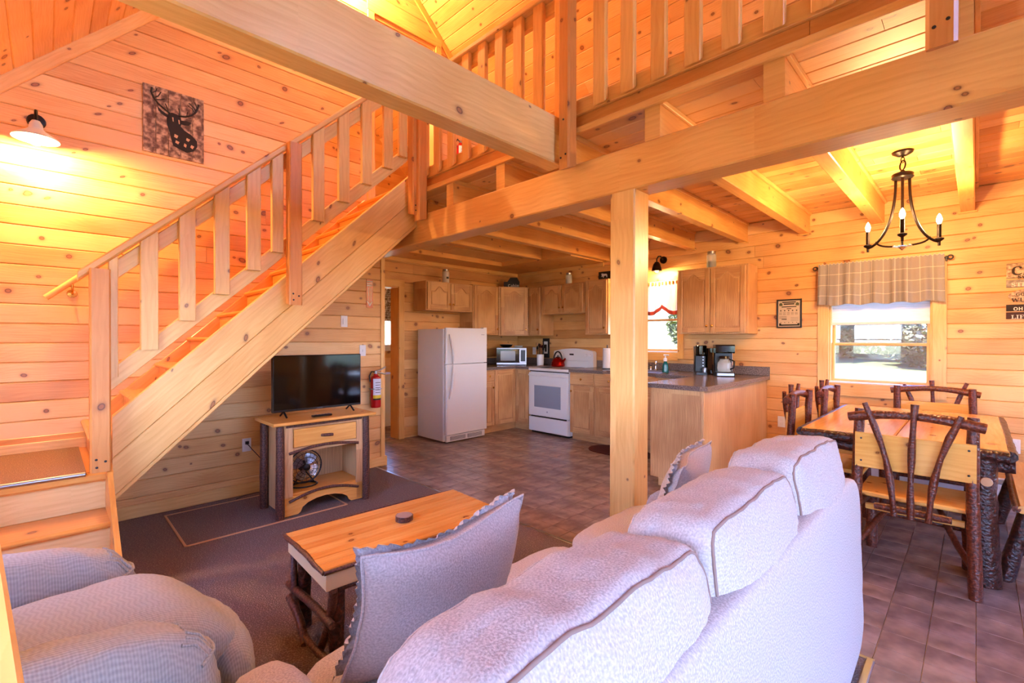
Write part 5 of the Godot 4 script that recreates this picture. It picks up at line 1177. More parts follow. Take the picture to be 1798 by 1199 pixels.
	off = Vector3.ZERO

func extinguisher(called: String, label: String, b: Vector3) -> void:
	var t := thing(called, label, "fire extinguisher", b, 0, "fire extinguishers")
	var s := sh(); s.lathe([Vector2(0, 0), Vector2(0.05, 0.0), Vector2(0.054, 0.012), Vector2(0.054, 0.29), Vector2(0.045, 0.325), Vector2(0.022, 0.345), Vector2(0.02, 0.36), Vector2(0, 0.36)], 24, b); part(t, "tank", s, M.red)
	var lb := sh()
	lb.sheet(12, 1, func(u: float, v: float) -> Vector3: var a := -0.9 + 1.9 * u; return b + V(cos(a) * 0.0548, 0.10 + 0.21 * v, sin(a) * 0.0548)); part(t, "label", lb, M.label)
	lb = sh(); lb.sheet(12, 1, func(u: float, v: float) -> Vector3: var a := -0.9 + 1.9 * u; return b + V(cos(a) * 0.0553, 0.10 + 0.035 * v, sin(a) * 0.0553)); part(t, "yellow_band", lb, M.yellow)
	lb = sh(); lb.sheet(12, 1, func(u: float, v: float) -> Vector3: var a := -0.9 + 1.9 * u; return b + V(cos(a) * 0.0553, 0.083 + 0.017 * v, sin(a) * 0.0553)); part(t, "black_band", lb, M.black)
	lb = sh()
	for k in 5: lb.sheet(8, 1, func(u: float, v: float) -> Vector3: var a := -0.55 + 1.1 * u; return b + V(cos(a) * 0.0553, 0.16 + k * 0.026 + 0.007 * v, sin(a) * 0.0553))
	part(t, "print_lines", lb, M.lead)
	s = sh(); s.lathe([Vector2(0.018, 0.36), Vector2(0.018, 0.39), Vector2(0, 0.39)], 12, b); part(t, "valve", s, M.steel)
	s = sh(); s.tube([b + V(0, 0.385, 0.01), b + V(0.0, 0.395, -0.05), b + V(0, 0.43, -0.12)], 0.008, 6); s.tube([b + V(0, 0.375, 0.0), b + V(0.0, 0.365, -0.06), b + V(0, 0.35, -0.115)], 0.008, 6); part(t, "lever", s, M.steel)
	s = sh(); s.tube([b + V(0, 0.38, 0.015), b + V(0.02, 0.385, 0.06), b + V(0.02, 0.34, 0.085), b + V(0.02, 0.28, 0.075)], 0.008, 7); part(t, "hose", s, M.black)
	s = sh(); s.tube([b + V(-0.03, 0.2, -0.06), b + V(0.03, 0.2, -0.055), b + V(0.057, 0.2, 0.0), b + V(0.03, 0.2, 0.055), b + V(-0.03, 0.2, 0.06)], 0.005, 6); s.box(b + V(-0.075, 0.1, -0.02), b + V(-0.055, 0.3, 0.02), 1, 0.002); part(t, "bracket", s, M.steel)
# ---------------------------------------------------------------- dining corner
func log_chair(label: String, at: Vector3, turn: float) -> Node3D:
	var t := thing("log_chair", label, "chair", at, turn if turn != 0.0 else 0.0001, "rustic log chairs at the dining table")
	var s: Sh
	for sx in [-1, 1]:
		s = sh(); logs(s, V(sx * 0.262, 0.0, 0.235), V(sx * 0.25, 0.975, 0.20), 0.031, 0.026, 0.008, sx * 3.0 + 1, 12, 0.16); part(t, "back_post", s, M.barkred)
		s = sh(); logs(s, V(sx * 0.235, 0.0, -0.20), V(sx * 0.225, 0.44, -0.19), 0.033, 0.03, 0.006, sx * 5.0 + 2, 12, 0.16); part(t, "leg", s, M.barkred)
		s = sh(); logs(s, V(sx * 0.25, 0.40, 0.23), V(sx * 0.23, 0.40, -0.19), 0.022, 0.022, 0.006, sx * 6.0, 9, 0.16); part(t, "side_rail", s, M.barkred)
		s = sh(); logs(s, V(sx * 0.25, 0.16, 0.22), V(sx * 0.10, 0.37, -0.10), 0.018, 0.017, 0.01, sx * 8.0, 8, 0.16); part(t, "brace", s, M.barkred)
	bx(t, "seat", M.table, V(-0.255, 0.44, -0.24), V(0.255, 0.468, 0.20), 0, 0.008); bx(t, "seat_rail", M.table, V(-0.22, 0.36, 0.165), V(0.22, 0.395, 0.19), 0, 0.006)
	var P := []
	for i in 9: var u := i / 8.0; P.append(V(-0.30 + 0.60 * u, 0.925 + 0.035 * sin(u * PI), 0.232 + 0.01 * sin(u * PI)))
	s = sh(); s.tube(P, [0.026, 0.028, 0.026, 0.024, 0.024, 0.025, 0.027, 0.03, 0.029], 12, false, 0.18, 7.0); part(t, "top_rail", s, M.barkred)
	bx(t, "back_panel", M.table, V(-0.265, 0.625, 0.228), V(0.265, 0.835, 0.246), 0, 0.004)
	s = sh()
	for q in [[-0.235, 0.80], [-0.235, 0.665], [0.235, 0.80], [0.235, 0.665]]: s.lathe([Vector2(0.006, 0), Vector2(0.005, 0.003), Vector2(0, 0.004)], 8, V(q[0], q[1], 0.246), V(0, 0, 1))
	part(t, "screw", s, M.dark)
	for q in [[-0.075, -0.215, 1.02, -0.05], [0.0, 0.015, 1.03, 0.012], [0.075, 0.205, 0.985, 0.05]]:
		var k := []; var rr := []
		for i in 11:
			var u := i / 10.0
			k.append(V(lerp(q[0], q[1], u) + q[3] * sin(u * PI) * (1.0 if q[0] != 0.0 else 1.0) * -1.0 * 0.6, lerp(0.375, q[2], u), 0.272 + 0.004 * sin(u * 9.0))); rr.append(0.0165 + 0.003 * sin(u * 14.0 + q[0] * 40))
		s = sh(); s.tube(k, rr, 9, false, 0.2, q[0] * 90 + 3); part(t, "spindle", s, M.barkred)
	s = sh(); logs(s, V(-0.17, 0.405, 0.245), V(0.17, 0.405, 0.245), 0.021, 0.021, 0.003, 2.0, 9, 0.1); part(t, "spindle_bar", s, M.barkred)
	s = sh(); logs(s, V(-0.235, 0.24, -0.20), V(0.235, 0.24, -0.20), 0.018, 0.018, 0.006, 9.0, 8, 0.16); part(t, "front_stretcher", s, M.barkred)
	off = Vector3.ZERO
	return t
func dining() -> void:
	var t: Node3D; var s: Sh
	t = thing("dining_table", "pine plank dining table with bark edges and thick log legs", "table", V(-0.36, 0, -4.6))
	for q in [[-0.87, -0.37], [-0.367, 0.135]]: bx(t, "plank", M.table, V(q[0], 0.735, -5.42), V(q[1], 0.782, -3.77), 2, 0.008)
	for q in [[V(-0.875, 0.75, -5.42), V(-0.875, 0.75, -3.77)], [V(0.14, 0.75, -5.42), V(0.14, 0.75, -3.77)], [V(-0.87, 0.745, -3.765), V(0.135, 0.745, -3.765)], [V(-0.87, 0.745, -5.425), V(0.135, 0.745, -5.425)]]:
		s = sh(); logs(s, q[0], q[1], 0.032, 0.032, 0.006, q[0].x * 7 + q[0].z, 10, 0.22); part(t, "bark_edge", s, M.barkdark)
	for q in [[-0.74, -3.92], [0.045, -3.80], [-0.74, -5.27], [0.02, -5.27]]:
		s = sh(); logs(s, V(q[0], 0.0, q[1]), V(q[0] - 0.01, 0.735, q[1]), 0.07, 0.058, 0.012, q[0] * 9 + q[1], 16, 0.16); part(t, "leg", s, M.barkdark)
	for q in [[V(-0.86, 0.685, -3.87), V(0.16, 0.685, -3.82), 0.036], [V(-0.86, 0.685, -5.27), V(0.14, 0.685, -5.27), 0.036], [V(-0.74, 0.67, -5.27), V(-0.74, 0.67, -3.92), 0.03], [V(0.03, 0.67, -5.27), V(0.04, 0.67, -3.80), 0.03]]:
		s = sh(); logs(s, q[0], q[1], q[2], q[2], 0.006, q[0].z * 3, 12, 0.14); part(t, "apron_log", s, M.barkdark)
	s = sh(); s.lathe([Vector2(0.0, 0.0), Vector2(0.026, 0.0), Vector2(0.024, 0.004), Vector2(0, 0.005)], 14, V(0.045, 0.60, -3.733), V(0, 0, 1)); part(t, "sawn_knot", s, M.cutwood)
	log_chair("log chair with fan of twigs, its back to the sofa, nearest the camera", V(-0.26, 0, -3.76), 0.0)
	log_chair("log chair at the far end of the dining table below the window", V(-0.27, 0, -5.40), PI)
	log_chair("log chair on the left side of the table, nearer the kitchen peninsula end", V(-0.80, 0, -4.33), -PI / 2 )
	log_chair("log chair on the left side of the table, closer to the window wall", V(-0.72, 0, -5.0), -PI / 2)
	t = thing("log_bench", "pine slab bench on splayed log legs at the right edge", "bench", V(0.36, 0, -4.5))
	bx(t, "seat", M.table, V(0.17, 0.425, -5.25), V(0.56, 0.468, -3.86), 2, 0.01)
	s = sh(); logs(s, V(0.165, 0.445, -5.25), V(0.165, 0.445, -3.86), 0.02, 0.02, 0.006, 3.0, 8, 0.2); part(t, "bark_edge", s, M.barkred)
	for q in [[0.22, 0.12, -4.0], [0.50, 0.60, -4.0], [0.22, 0.12, -5.1], [0.50, 0.60, -5.1]]:
		s = sh(); logs(s, V(q[1], 0.0, q[2] + (0.05 if q[2] > -4.5 else -0.05)), V(q[0], 0.43, q[2]), 0.042, 0.038, 0.006, q[0] * 11 + q[2], 11, 0.15); part(t, "leg", s, M.barkdark)
	s = sh(); logs(s, V(0.15, 0.17, -4.02), V(0.57, 0.17, -4.02), 0.028, 0.028, 0.006, 8.0, 9, 0.1); part(t, "stretcher", s, M.barkdark)
	t = thing("table_trinkets", "small dark napkin clip lying on the dining table", "trinket", V(-0.33, 0.783, -4.72))
	bx(t, "clip", M.dark, V(-0.40, 0.783, -4.76), V(-0.31, 0.791, -4.70), 0, 0.003); s = sh(); s.tube([V(-0.30, 0.79, -4.72), V(-0.27, 0.80, -4.70), V(-0.24, 0.79, -4.72), V(-0.27, 0.787, -4.75)], 0.004, 6, true); part(t, "wire_loop", s, M.lead); bx(t, "paper", M.label, V(-0.22, 0.783, -4.80), V(-0.13, 0.785, -4.73), 0, 0.0005)
	# curtains
	var pl := Image.create(128, 128, false, Image.FORMAT_RGB8)
	for y in 128:
		for x in 128:
			var c := Color(0.58, 0.56, 0.56)
			var n := wob.get_noise_2d(x * 0.9, y * 0.9) * 0.05 + (0.02 if (x + y) % 3 == 0 else 0.0)
			c = Color(c.r + n, c.g + n, c.b + n)
			if x % 64 < 4 or y % 64 < 4: c = c.lerp(Color(0.86, 0.83, 0.78), 0.55 if not (x % 64 < 4 and y % 64 < 4) else 1.0)
			pl.set_pixel(x, y, c)
	var plaid := textured(tex(pl), Color(1, 1, 1), 0.95, 1 / 0.22, 1 / 0.22); plaid.backlight_enabled = true; plaid.backlight = Color(0.3, 0.3, 0.3)
	t = thing("plaid_valance", "grey plaid valance gathered on a rod over the dining window", "curtain", V(-0.7, 1.75, -5.77))
	var drape := func(u: float, v: float, d: float) -> Vector3:
		var fold := 0.016 * sin(u * 44.0 + 2.0 * sin(u * 9.0)) + 0.010 * sin(u * 81.0)
		var k := 0.35 + 0.65 * v
		var y := 2.185 - 0.43 * v + 0.008 * sin(u * 30.0) * v + (0.006 * sin(u * 190.0) if v < 0.08 else 0.0)
		return V(lerp(-1.185, -0.21, u) + 0.02 * (u - 0.5) * v, y, -5.765 + fold * k + d)
	s = sh(); s.sheet(150, 18, func(u: float, v: float) -> Vector3: return drape.call(u, v, 0.0), 1.2, 0.43); s.sheet(150, 18, func(u: float, v: float) -> Vector3: return drape.call(u, v, -0.004), 1.2, 0.43, true); part(t, "cloth", s, plaid)
	t = thing("curtain_rod", "dark iron curtain rod with ring finials over the dining window", "rod", V(-0.7, 2.15, -5.79))
	s = sh(); s.tube([V(-1.20, 2.15, -5.795), V(-0.19, 2.15, -5.795)], 0.007, 8); part(t, "rod", s, M.dark)
	for sx in [-1, 1]:
		var P := []
		for i in 12: var a := TAU * i / 12.0; P.append(V(-0.695 + sx * 0.525 + cos(a) * 0.018, 2.15 + sin(a) * 0.018, -5.795))
		s = sh(); s.tube(P, 0.006, 6, true); part(t, "finial", s, M.dark); bx(t, "bracket", M.dark, V(-0.70 + sx * 0.497, 2.12, -5.84), V(-0.688 + sx * 0.497, 2.165, -5.79), 1, 0.002)
	t = thing("roller_shade", "white pleated shade half drawn in the dining window", "shade", V(-0.7, 1.54, -5.87))
	s = sh(); s.sheet(2, 40, func(u: float, v: float) -> Vector3: return V(lerp(-1.085, -0.31, u), lerp(2.05, 1.575, v), -5.90 + (0.007 if int(round(v * 40)) % 2 == 0 else -0.007))); part(t, "pleats", s, M.shade)
	bx(t, "bottom_bar", M.shade, V(-1.087, 1.55, -5.912), V(-0.308, 1.578, -5.888), 0, 0.004); bx(t, "head_rail", M.shade, V(-1.087, 2.03, -5.92), V(-0.308, 2.056, -5.88), 0, 0.003)
	t = thing("sink_curtain", "white valance with scalloped red hem over the sink window", "curtain", V(-3.16, 1.78, -5.80))
	var hem := func(u: float) -> float: return 1.86 - 0.09 * absf(sin(u * PI * 2.5 + 0.4))
	var cl := mat(Color(0.93, 0.90, 0.86), 0.95); cl.backlight_enabled = true; cl.backlight = Color(0.7, 0.68, 0.64)
	s = sh(); s.sheet(90, 12, func(u: float, v: float) -> Vector3: return V(lerp(-3.60, -2.755, u), lerp(2.17, hem.call(u), v), -5.805 + 0.012 * sin(u * 60.0) * (0.3 + 0.7 * v))); part(t, "cloth", s, cl)
	s = sh(); s.sheet(90, 3, func(u: float, v: float) -> Vector3: return V(lerp(-3.60, -2.755, u), hem.call(u) - 0.05 * v, -5.805 + 0.012 * sin(u * 60.0)), 1, 1); part(t, "hem", s, mat(Color(0.62, 0.22, 0.20), 0.95))
	s = sh(); s.sheet(90, 3, func(u: float, v: float) -> Vector3: return V(lerp(-3.60, -2.755, u), 2.165 - 0.04 * v, -5.80 + 0.012 * sin(u * 110.0)), 1, 1); part(t, "heading", s, mat(Color(0.55, 0.38, 0.20), 0.95))
	s = sh(); s.tube([V(-3.62, 2.15, -5.815), V(-2.74, 2.15, -5.815)], 0.006, 8); part(t, "rod", s, M.bronze)
	# framed print
	t = thing("framed_print", "small dark-framed beige print between the cabinets and the dining window", "picture", V(-1.475, 1.53, -5.84))
	s = sh()
	for q in [[-1.60, -1.585, 1.528, 1.847, 1], [-1.367, -1.352, 1.528, 1.847, 1], [-1.585, -1.367, 1.528, 1.543, 0], [-1.585, -1.367, 1.832, 1.847, 0]]: s.box(V(q[0], q[2], ZB), V(q[1], q[3], ZB + 0.018), q[4], 0.003)
	part(t, "frame", s, M.dark); bx(t, "paper", mat(Color(0.80, 0.73, 0.62), 0.8), V(-1.585, 1.543, ZB), V(-1.367, 1.832, ZB + 0.006), 0, 0.0)
	var ink := mat(Color(0.16, 0.14, 0.11), 0.8)
	s = sh(); var z := ZB + 0.0062
	for q in [[-1.545, -1.41, 1.808, 1.82], [-1.53, -1.425, 1.787, 1.801], [-1.55, -1.405, 1.758, 1.768], [-1.50, -1.455, 1.738, 1.746], [-1.55, -1.50, 1.62, 1.628], [-1.575, -1.38, 1.552, 1.568], [-1.575, -1.555, 1.552, 1.58], [-1.395, -1.375, 1.552, 1.58]]: s.box(V(q[0], q[2], z), V(q[1], q[3], z + 0.0006), 0, 0.0)
	for k in 5:
		s.box(V(-1.565 + k * 0.039, 1.715, z), V(-1.553 + k * 0.039, 1.728, z + 0.0006), 0, 0.0); s.box(V(-1.562 + k * 0.039, 1.585, z), V(-1.554 + k * 0.039, 1.592, z + 0.0006), 0, 0.0)
		for j in 4: s.box(V(-1.575 + k * 0.039, 1.675 + j * 0.008, z), V(-1.548 + k * 0.039, 1.677 + j * 0.008, z + 0.0006), 0, 0.0)
	for j in 4: s.box(V(-1.575, 1.632 + j * 0.008, z), V(-1.50, 1.634 + j * 0.008, z + 0.0006), 0, 0.0); s.box(V(-1.46, 1.606 + j * 0.012, z), V(-1.385, 1.608 + j * 0.012, z + 0.0006), 0, 0.0)
	part(t, "print", s, ink); s = sh(); s.prism(pv([-1.575, 1.775, -1.575, 1.80, -1.555, 1.812, -1.54, 1.79, -1.545, 1.775]), Transform3D(TZ, V(0, 0, z)), 0.0006); s.prism(pv([-1.38, 1.775, -1.38, 1.80, -1.40, 1.812, -1.415, 1.79, -1.41, 1.775]), Transform3D(TZ, V(0, 0, z)), 0.0006); part(t, "corner_art", s, mat(Color(0.30, 0.32, 0.20), 0.8))
	# stacked plank signs
	var pale := planar(two_tone(noise_img(62, 0.05, 128, 4), Color(0.56, 0.44, 0.33), Color(0.84, 0.74, 0.60), 1.8), Color(1, 1, 1), 0.8, 4.0); var greyb := planar(two_tone(noise_img(63, 0.05, 128, 4), Color(0.50, 0.45, 0.40), Color(0.68, 0.62, 0.55), 1.6), Color(1, 1, 1), 0.8, 4.0)
	var cream := mat(Color(0.90, 0.84, 0.74), 0.8); var brown := mat(Color(0.20, 0.13, 0.10), 0.8)
	var sign := func(label: String, y0: float, y1: float, m: Material, words: Array) -> void:
		var o := thing("plank_sign", label, "sign", V(0.42, y0, ZB), 0, "plank signs on the dining wall")
		bx(o, "board", m, V(0.18, y0, ZB), V(0.70, y1, ZB + 0.016), 0, 0.005)
		for w in words: var tx := text_on(o, "lettering", w[0], w[1], V(w[2], w[3], ZB + 0.017), Basis(), w[4], w[5])
	sign.call("pale plank sign with large brown letters, top of the sign stack", 1.926, 2.054, pale, [["CA", 0.078, 0.278, 1.985, brown, true], ["Sw", 0.03, 0.275, 1.932, brown, true]])
	sign.call("grey plank sign with white letters, second in the sign stack", 1.848, 1.912, greyb, [["STRES", 0.036, 0.285, 1.868, cream, true]])
	t = thing("oval_sign", "cream oval wooden sign in the middle of the sign stack", "sign", V(0.44, 1.70, ZB))
	var ov := PackedVector2Array()
	for i in 30: var a := TAU * i / 30.0; ov.append(Vector2(0.44 + 0.25 * cos(a), 1.773 + 0.072 * sin(a)))
	s = sh(); s.prism(ov, Transform3D(TZ, V(0, 0, ZB)), 0.016); part(t, "board", s, pale); text_on(t, "lettering", "GOO", 0.026, V(0.275, 1.785, ZB + 0.017), Basis(), brown, true); text_on(t, "lettering", "WUDD", 0.034, V(0.285, 1.738, ZB + 0.017), Basis(), brown, true)
	sign.call("dark brown plank sign with pale letters, fourth in the sign stack", 1.645, 1.700, brown, [["OH C", 0.030, 0.268, 1.662, cream, false]])
	sign.call("reddish brown plank sign with white letters at the bottom of the stack", 1.578, 1.635, mat(Color(0.27, 0.15, 0.11), 0.8), [["LIFE", 0.034, 0.262, 1.594, cream, true]])
	# outlets, heater
	for q in [[-1.548, 0.474, "white outlet on the wall right of the peninsula"], [0.232, 0.49, "white outlet on the wall right of the dining table"], [-5.30, 1.20, "almond outlet above the counter left of the stove"]]:
		t = thing("wall_outlet", q[2], "outlet", V(q[0], q[1], ZB))
		bx(t, "cover_plate", M.white, V(q[0] - 0.038, q[1] - 0.06, ZB), V(q[0] + 0.038, q[1] + 0.06, ZB + 0.007), 1, 0.003)
		for d in [-0.025, 0.025]: bx(t, "socket", M.whitematte, V(q[0] - 0.017, q[1] + d - 0.016, ZB + 0.006), V(q[0] + 0.017, q[1] + d + 0.016, ZB + 0.009), 1, 0.004)
	t = thing("baseboard_heater", "long white metal baseboard heater along the wall under the window", "heater", V(-0.3, 0.02, -5.82))
	bx(t, "back", M.whitematte, V(-1.35, 0.02, ZB), V(1.5, 0.20, ZB + 0.012), 0, 0.002); bx(t, "front", M.white, V(-1.35, 0.045, ZB + 0.055), V(1.5, 0.155, ZB + 0.062), 0, 0.003); s = sh(); s.bar(V(-1.35, 0.192, ZB + 0.035), V(1.5, 0.192, ZB + 0.035), V(0, 1, -0.25), 0.06, 0.006, 0.002); part(t, "hood", s, M.white); bx(t, "fins", M.lead, V(-1.33, 0.06, ZB + 0.012), V(1.48, 0.15, ZB + 0.05), 0, 0.002)
	for x in [-1.352, 1.49]: bx(t, "end_cap", M.white, V(x, 0.015, ZB), V(x + 0.012, 0.205, ZB + 0.068), 1, 0.003)
	off = Vector3.ZERO
# ---------------------------------------------------------------- lamps, each with its own light
const WARM := Color(1.0, 0.80, 0.54)
func bulb_light(parent: Node3D, at: Vector3, energy: float, size: float, c := WARM) -> void:
	var l := OmniLight3D.new(); l.name = numbered(parent, "bulb_light"); parent.add_child(l, true)
	l.position = at + off; l.light_energy = energy; l.light_color = c; l.light_size = size; l.omni_range = 14.0; l.omni_attenuation = 2.0; l.shadow_enabled = true
func glow(c: Color, k: float) -> StandardMaterial3D:
	var m := mat(c, 0.4); m.emission_enabled = true; m.emission = c; m.emission_energy_multiplier = k; return m
func lamps() -> void:
	var bulb := glow(Color(1.0, 0.86, 0.62), 6.0)
	# barn lamp on the stair wall
	var t := thing("wall_lamp", "lit barn-style wall lamp with wide metal shade left of the deer picture", "lamp", V(-4.40, 2.70, 0.042))
	var s := sh(); s.lathe([Vector2(0.0, 0), Vector2(0.05, 0), Vector2(0.045, 0.02), Vector2(0, 0.025)], 16, V(XL, 2.905, 0.042), V(1, 0, 0)); part(t, "wall_plate", s, M.bronze)
	s = sh(); s.tube([V(XL + 0.02, 2.905, 0.042), V(-4.45, 2.915, 0.042), V(-4.41, 2.905, 0.042), V(-4.40, 2.87, 0.042), V(-4.40, 2.82, 0.042)], 0.009, 8); part(t, "arm", s, M.bronze)
	s = sh(); s.lathe([Vector2(0, 0.125), Vector2(0.02, 0.122), Vector2(0.032, 0.10), Vector2(0.036, 0.07), Vector2(0.05, 0.055), Vector2(0.112, 0.012), Vector2(0.116, 0.0), Vector2(0.110, 0.006), Vector2(0.048, 0.05), Vector2(0.0, 0.06)], 26, V(-4.40, 2.712, 0.042)); part(t, "shade", s, mat(Color(0.75, 0.74, 0.72), 0.35))
	s = sh(); s.lathe([Vector2(0, -0.045), Vector2(0.022, -0.038), Vector2(0.032, -0.015), Vector2(0.028, 0.012), Vector2(0.016, 0.035), Vector2(0, 0.04)], 16, V(-4.40, 2.715, 0.042)); part(t, "bulb", s, glow(Color(1.0, 0.88, 0.66), 14.0))
	bulb_light(t, V(-4.40, 2.70, 0.042), 1.9, 0.03)
	# flush dome in the kitchen ceiling
	t = thing("ceiling_light", "round white dome light on the kitchen ceiling between the joists", "lamp", V(-5.06, 2.76, -4.5))
	s = sh(); s.lathe([Vector2(0.13, 0.0), Vector2(0.13, -0.02), Vector2(0.125, -0.025)], 24, V(-5.06, 2.764, -4.5)); part(t, "base_ring", s, M.white)
	s = sh(); s.lathe([Vector2(0.125, -0.02), Vector2(0.12, -0.05), Vector2(0.09, -0.085), Vector2(0.045, -0.105), Vector2(0, -0.11)], 24, V(-5.06, 2.764, -4.5)); part(t, "dome_bulb", s, glow(Color(1.0, 0.90, 0.70), 3.0))
	bulb_light(t, V(-5.06, 2.70, -4.5), 3.6, 0.06, Color(1.0, 0.84, 0.6))
	# sconce over the sink
	t = thing("sink_lamp", "small dark bell-shaped lamp lit above the sink window", "lamp", V(-2.97, 2.3, -5.66))
	s = sh(); s.lathe([Vector2(0, 0), Vector2(0.05, 0), Vector2(0.045, 0.02), Vector2(0, 0.022)], 14, V(-2.97, 2.46, ZB), V(0, 0, 1)); part(t, "wall_plate", s, M.bronze)
	s = sh(); s.tube([V(-2.97, 2.46, ZB + 0.02), V(-2.97, 2.50, -5.76), V(-2.97, 2.49, -5.70), V(-2.97, 2.45, -5.66), V(-2.97, 2.41, -5.66)], 0.008, 8); part(t, "arm", s, M.bronze)
	s = sh(); s.lathe([Vector2(0, 0.125), Vector2(0.025, 0.12), Vector2(0.045, 0.09), Vector2(0.06, 0.04), Vector2(0.066, 0.0), Vector2(0.058, 0.01), Vector2(0.02, 0.09), Vector2(0, 0.095)], 20, V(-2.97, 2.29, -5.66)); part(t, "shade", s, M.bronze)
	s = sh(); s.lathe([Vector2(0, -0.03), Vector2(0.02, -0.02), Vector2(0.026, 0.0), Vector2(0.018, 0.03), Vector2(0, 0.04)], 14, V(-2.97, 2.30, -5.66)); part(t, "bulb", s, bulb)
	bulb_light(t, V(-2.97, 2.29, -5.66), 0.9, 0.03)
	# lamp high on the gable wall beside the loft door
	t = thing("loft_wall_lamp", "lit wall lamp on the gable wall above the pale beam, beside the upper door", "lamp", V(-4.45, 5.18, -2.1))
	s = sh(); s.lathe([Vector2(0, 0), Vector2(0.06, 0), Vector2(0.055, 0.02), Vector2(0, 0.022)], 14, V(XL, 5.24, -2.1), V(1, 0, 0)); s.tube([V(XL + 0.02, 5.24, -2.1), V(-4.5, 5.26, -2.1), V(-4.45, 5.22, -2.1)], 0.009, 8); part(t, "bracket", s, M.bronze)
	s = sh(); s.lathe([Vector2(0, -0.06), Vector2(0.035, -0.045), Vector2(0.05, -0.01), Vector2(0.04, 0.03), Vector2(0.02, 0.05), Vector2(0, 0.055)], 16, V(-4.45, 5.17, -2.1)); part(t, "bulb", s, bulb)
	bulb_light(t, V(-4.45, 5.16, -2.1), 4.0, 0.05)
	# lamp in the room behind the upper door
	t = thing("upper_room_lamp", "ceiling lamp lighting the room behind the upper door", "lamp", V(-5.9, 4.9, -2.4))
	s = sh(); s.lathe([Vector2(0.0, 0.06), Vector2(0.1, 0.05), Vector2(0.11, 0.0), Vector2(0.08, -0.04), Vector2(0, -0.055)], 18, V(-5.9, 4.9, -2.4)); part(t, "globe_bulb", s, glow(Color(1.0, 0.88, 0.66), 3.0))
	s = sh(); s.tube([V(-5.9, 4.95, -2.4), V(-5.9, 5.97, -2.4)], 0.01, 6); part(t, "stem", s, M.bronze)
	bulb_light(t, V(-5.9, 4.9, -2.4), 1.2, 0.08)
	# chandelier
	var c := V(-0.385, 0, -4.40)
	t = thing("chandelier", "dark bronze candle chandelier hanging over the dining table", "chandelier", V(c.x, 2.04, c.z))
	s = sh(); s.lathe([Vector2(0, -0.035), Vector2(0.03, -0.03), Vector2(0.06, -0.012), Vector2(0.065, 0.0)], 22, c + V(0, 2.764, 0)); part(t, "canopy", s, M.bronze)
	s = sh()
	for q in [[2.705, 0.014, 0.0], [2.665, 0.034, 1.0], [2.735, 0.01, 1.57]]:
		var P := []
		for i in 16: var a := TAU * i / 16.0; P.append(c + V(cos(a) * q[1] * cos(q[2]) * (1.0 if q[1] > 0.02 else 0.7), q[0] + sin(a) * q[1] * (1.0 if q[1] > 0.02 else 1.6), cos(a) * q[1] * sin(q[2])))
		s.tube(P, 0.0032 if q[1] < 0.02 else 0.005, 6, true)
	part(t, "chain", s, M.bronze)
	s = sh(); s.lathe([Vector2(0, 0.045), Vector2(0.012, 0.043), Vector2(0.016, 0.028), Vector2(0.056, 0.022), Vector2(0.064, 0.015), Vector2(0.06, -0.002), Vector2(0.066, -0.008), Vector2(0.058, -0.018), Vector2(0, -0.018)], 22, c + V(0, 2.585, 0)); part(t, "top_cap", s, M.bronze)
	s = sh(); s.lathe([Vector2(0, 0.012), Vector2(0.055, 0.006), Vector2(0.058, 0.0), Vector2(0.03, -0.006), Vector2(0.012, -0.02), Vector2(0.0, -0.032)], 22, c + V(0, 2.078, 0)); part(t, "bottom_finial", s, M.chrome)
	for k in 3:
		var a := deg_to_rad(-46.0 + 120.0 * k + 91.0)
		# arm directions: towards the camera, and 120 degrees to either side
		var d := V(sin(deg_to_rad(5.0 + 120.0 * k)), 0, cos(deg_to_rad(5.0 + 120.0 * k)))
		var P := []
		for i in 17:
			var u := i / 16.0
			P.append(c + d * (0.045 + 0.185 * pow(u, 2.2)) + V(0, 2.575 - 0.47 * (1.0 - pow(1.0 - u, 1.5)) - 0.0 * a, 0))
		s = sh(); s.tube(P, 0.0095, 8, false, 0.0, 0.0, 0.0, 1.0); var arm := part(t, "arm", s, M.bronze)
		P = []
		for i in 11: var u := i / 10.0; P.append(c + d * (0.02 + 0.155 * sin(u * PI / 2)) + V(0, 2.085 + 0.06 * (1.0 - cos(u * PI / 2)), 0))
		s = sh(); s.tube(P, 0.007, 8); part(t, "brace", s, M.bronze)
		var e := c + d * 0.235
		s = sh(); s.lathe([Vector2(0.0, -0.03), Vector2(0.008, -0.03), Vector2(0.009, 0.0), Vector2(0.026, 0.012), Vector2(0.028, 0.022), Vector2(0.012, 0.03), Vector2(0.011, 0.03)], 14, e + V(0, 2.105, 0)); part(arm, "cup", s, M.bronze)
		s = sh(); s.lathe([Vector2(0.0125, 0.0), Vector2(0.0125, 0.095), Vector2(0, 0.095)], 12, e + V(0, 2.135, 0)); part(arm, "candle_sleeve", s, M.bronze)
		s = sh(); s.lathe([Vector2(0.008, 0.0), Vector2(0.016, 0.02), Vector2(0.017, 0.038), Vector2(0.010, 0.062), Vector2(0, 0.078)], 12, e + V(0, 2.23, 0)); part(arm, "candle_bulb", s, glow(Color(1.0, 0.88, 0.68), 22.0))
		bulb_light(t, e + V(0, 2.27, 0), 0.7, 0.02)
	off = Vector3.ZERO
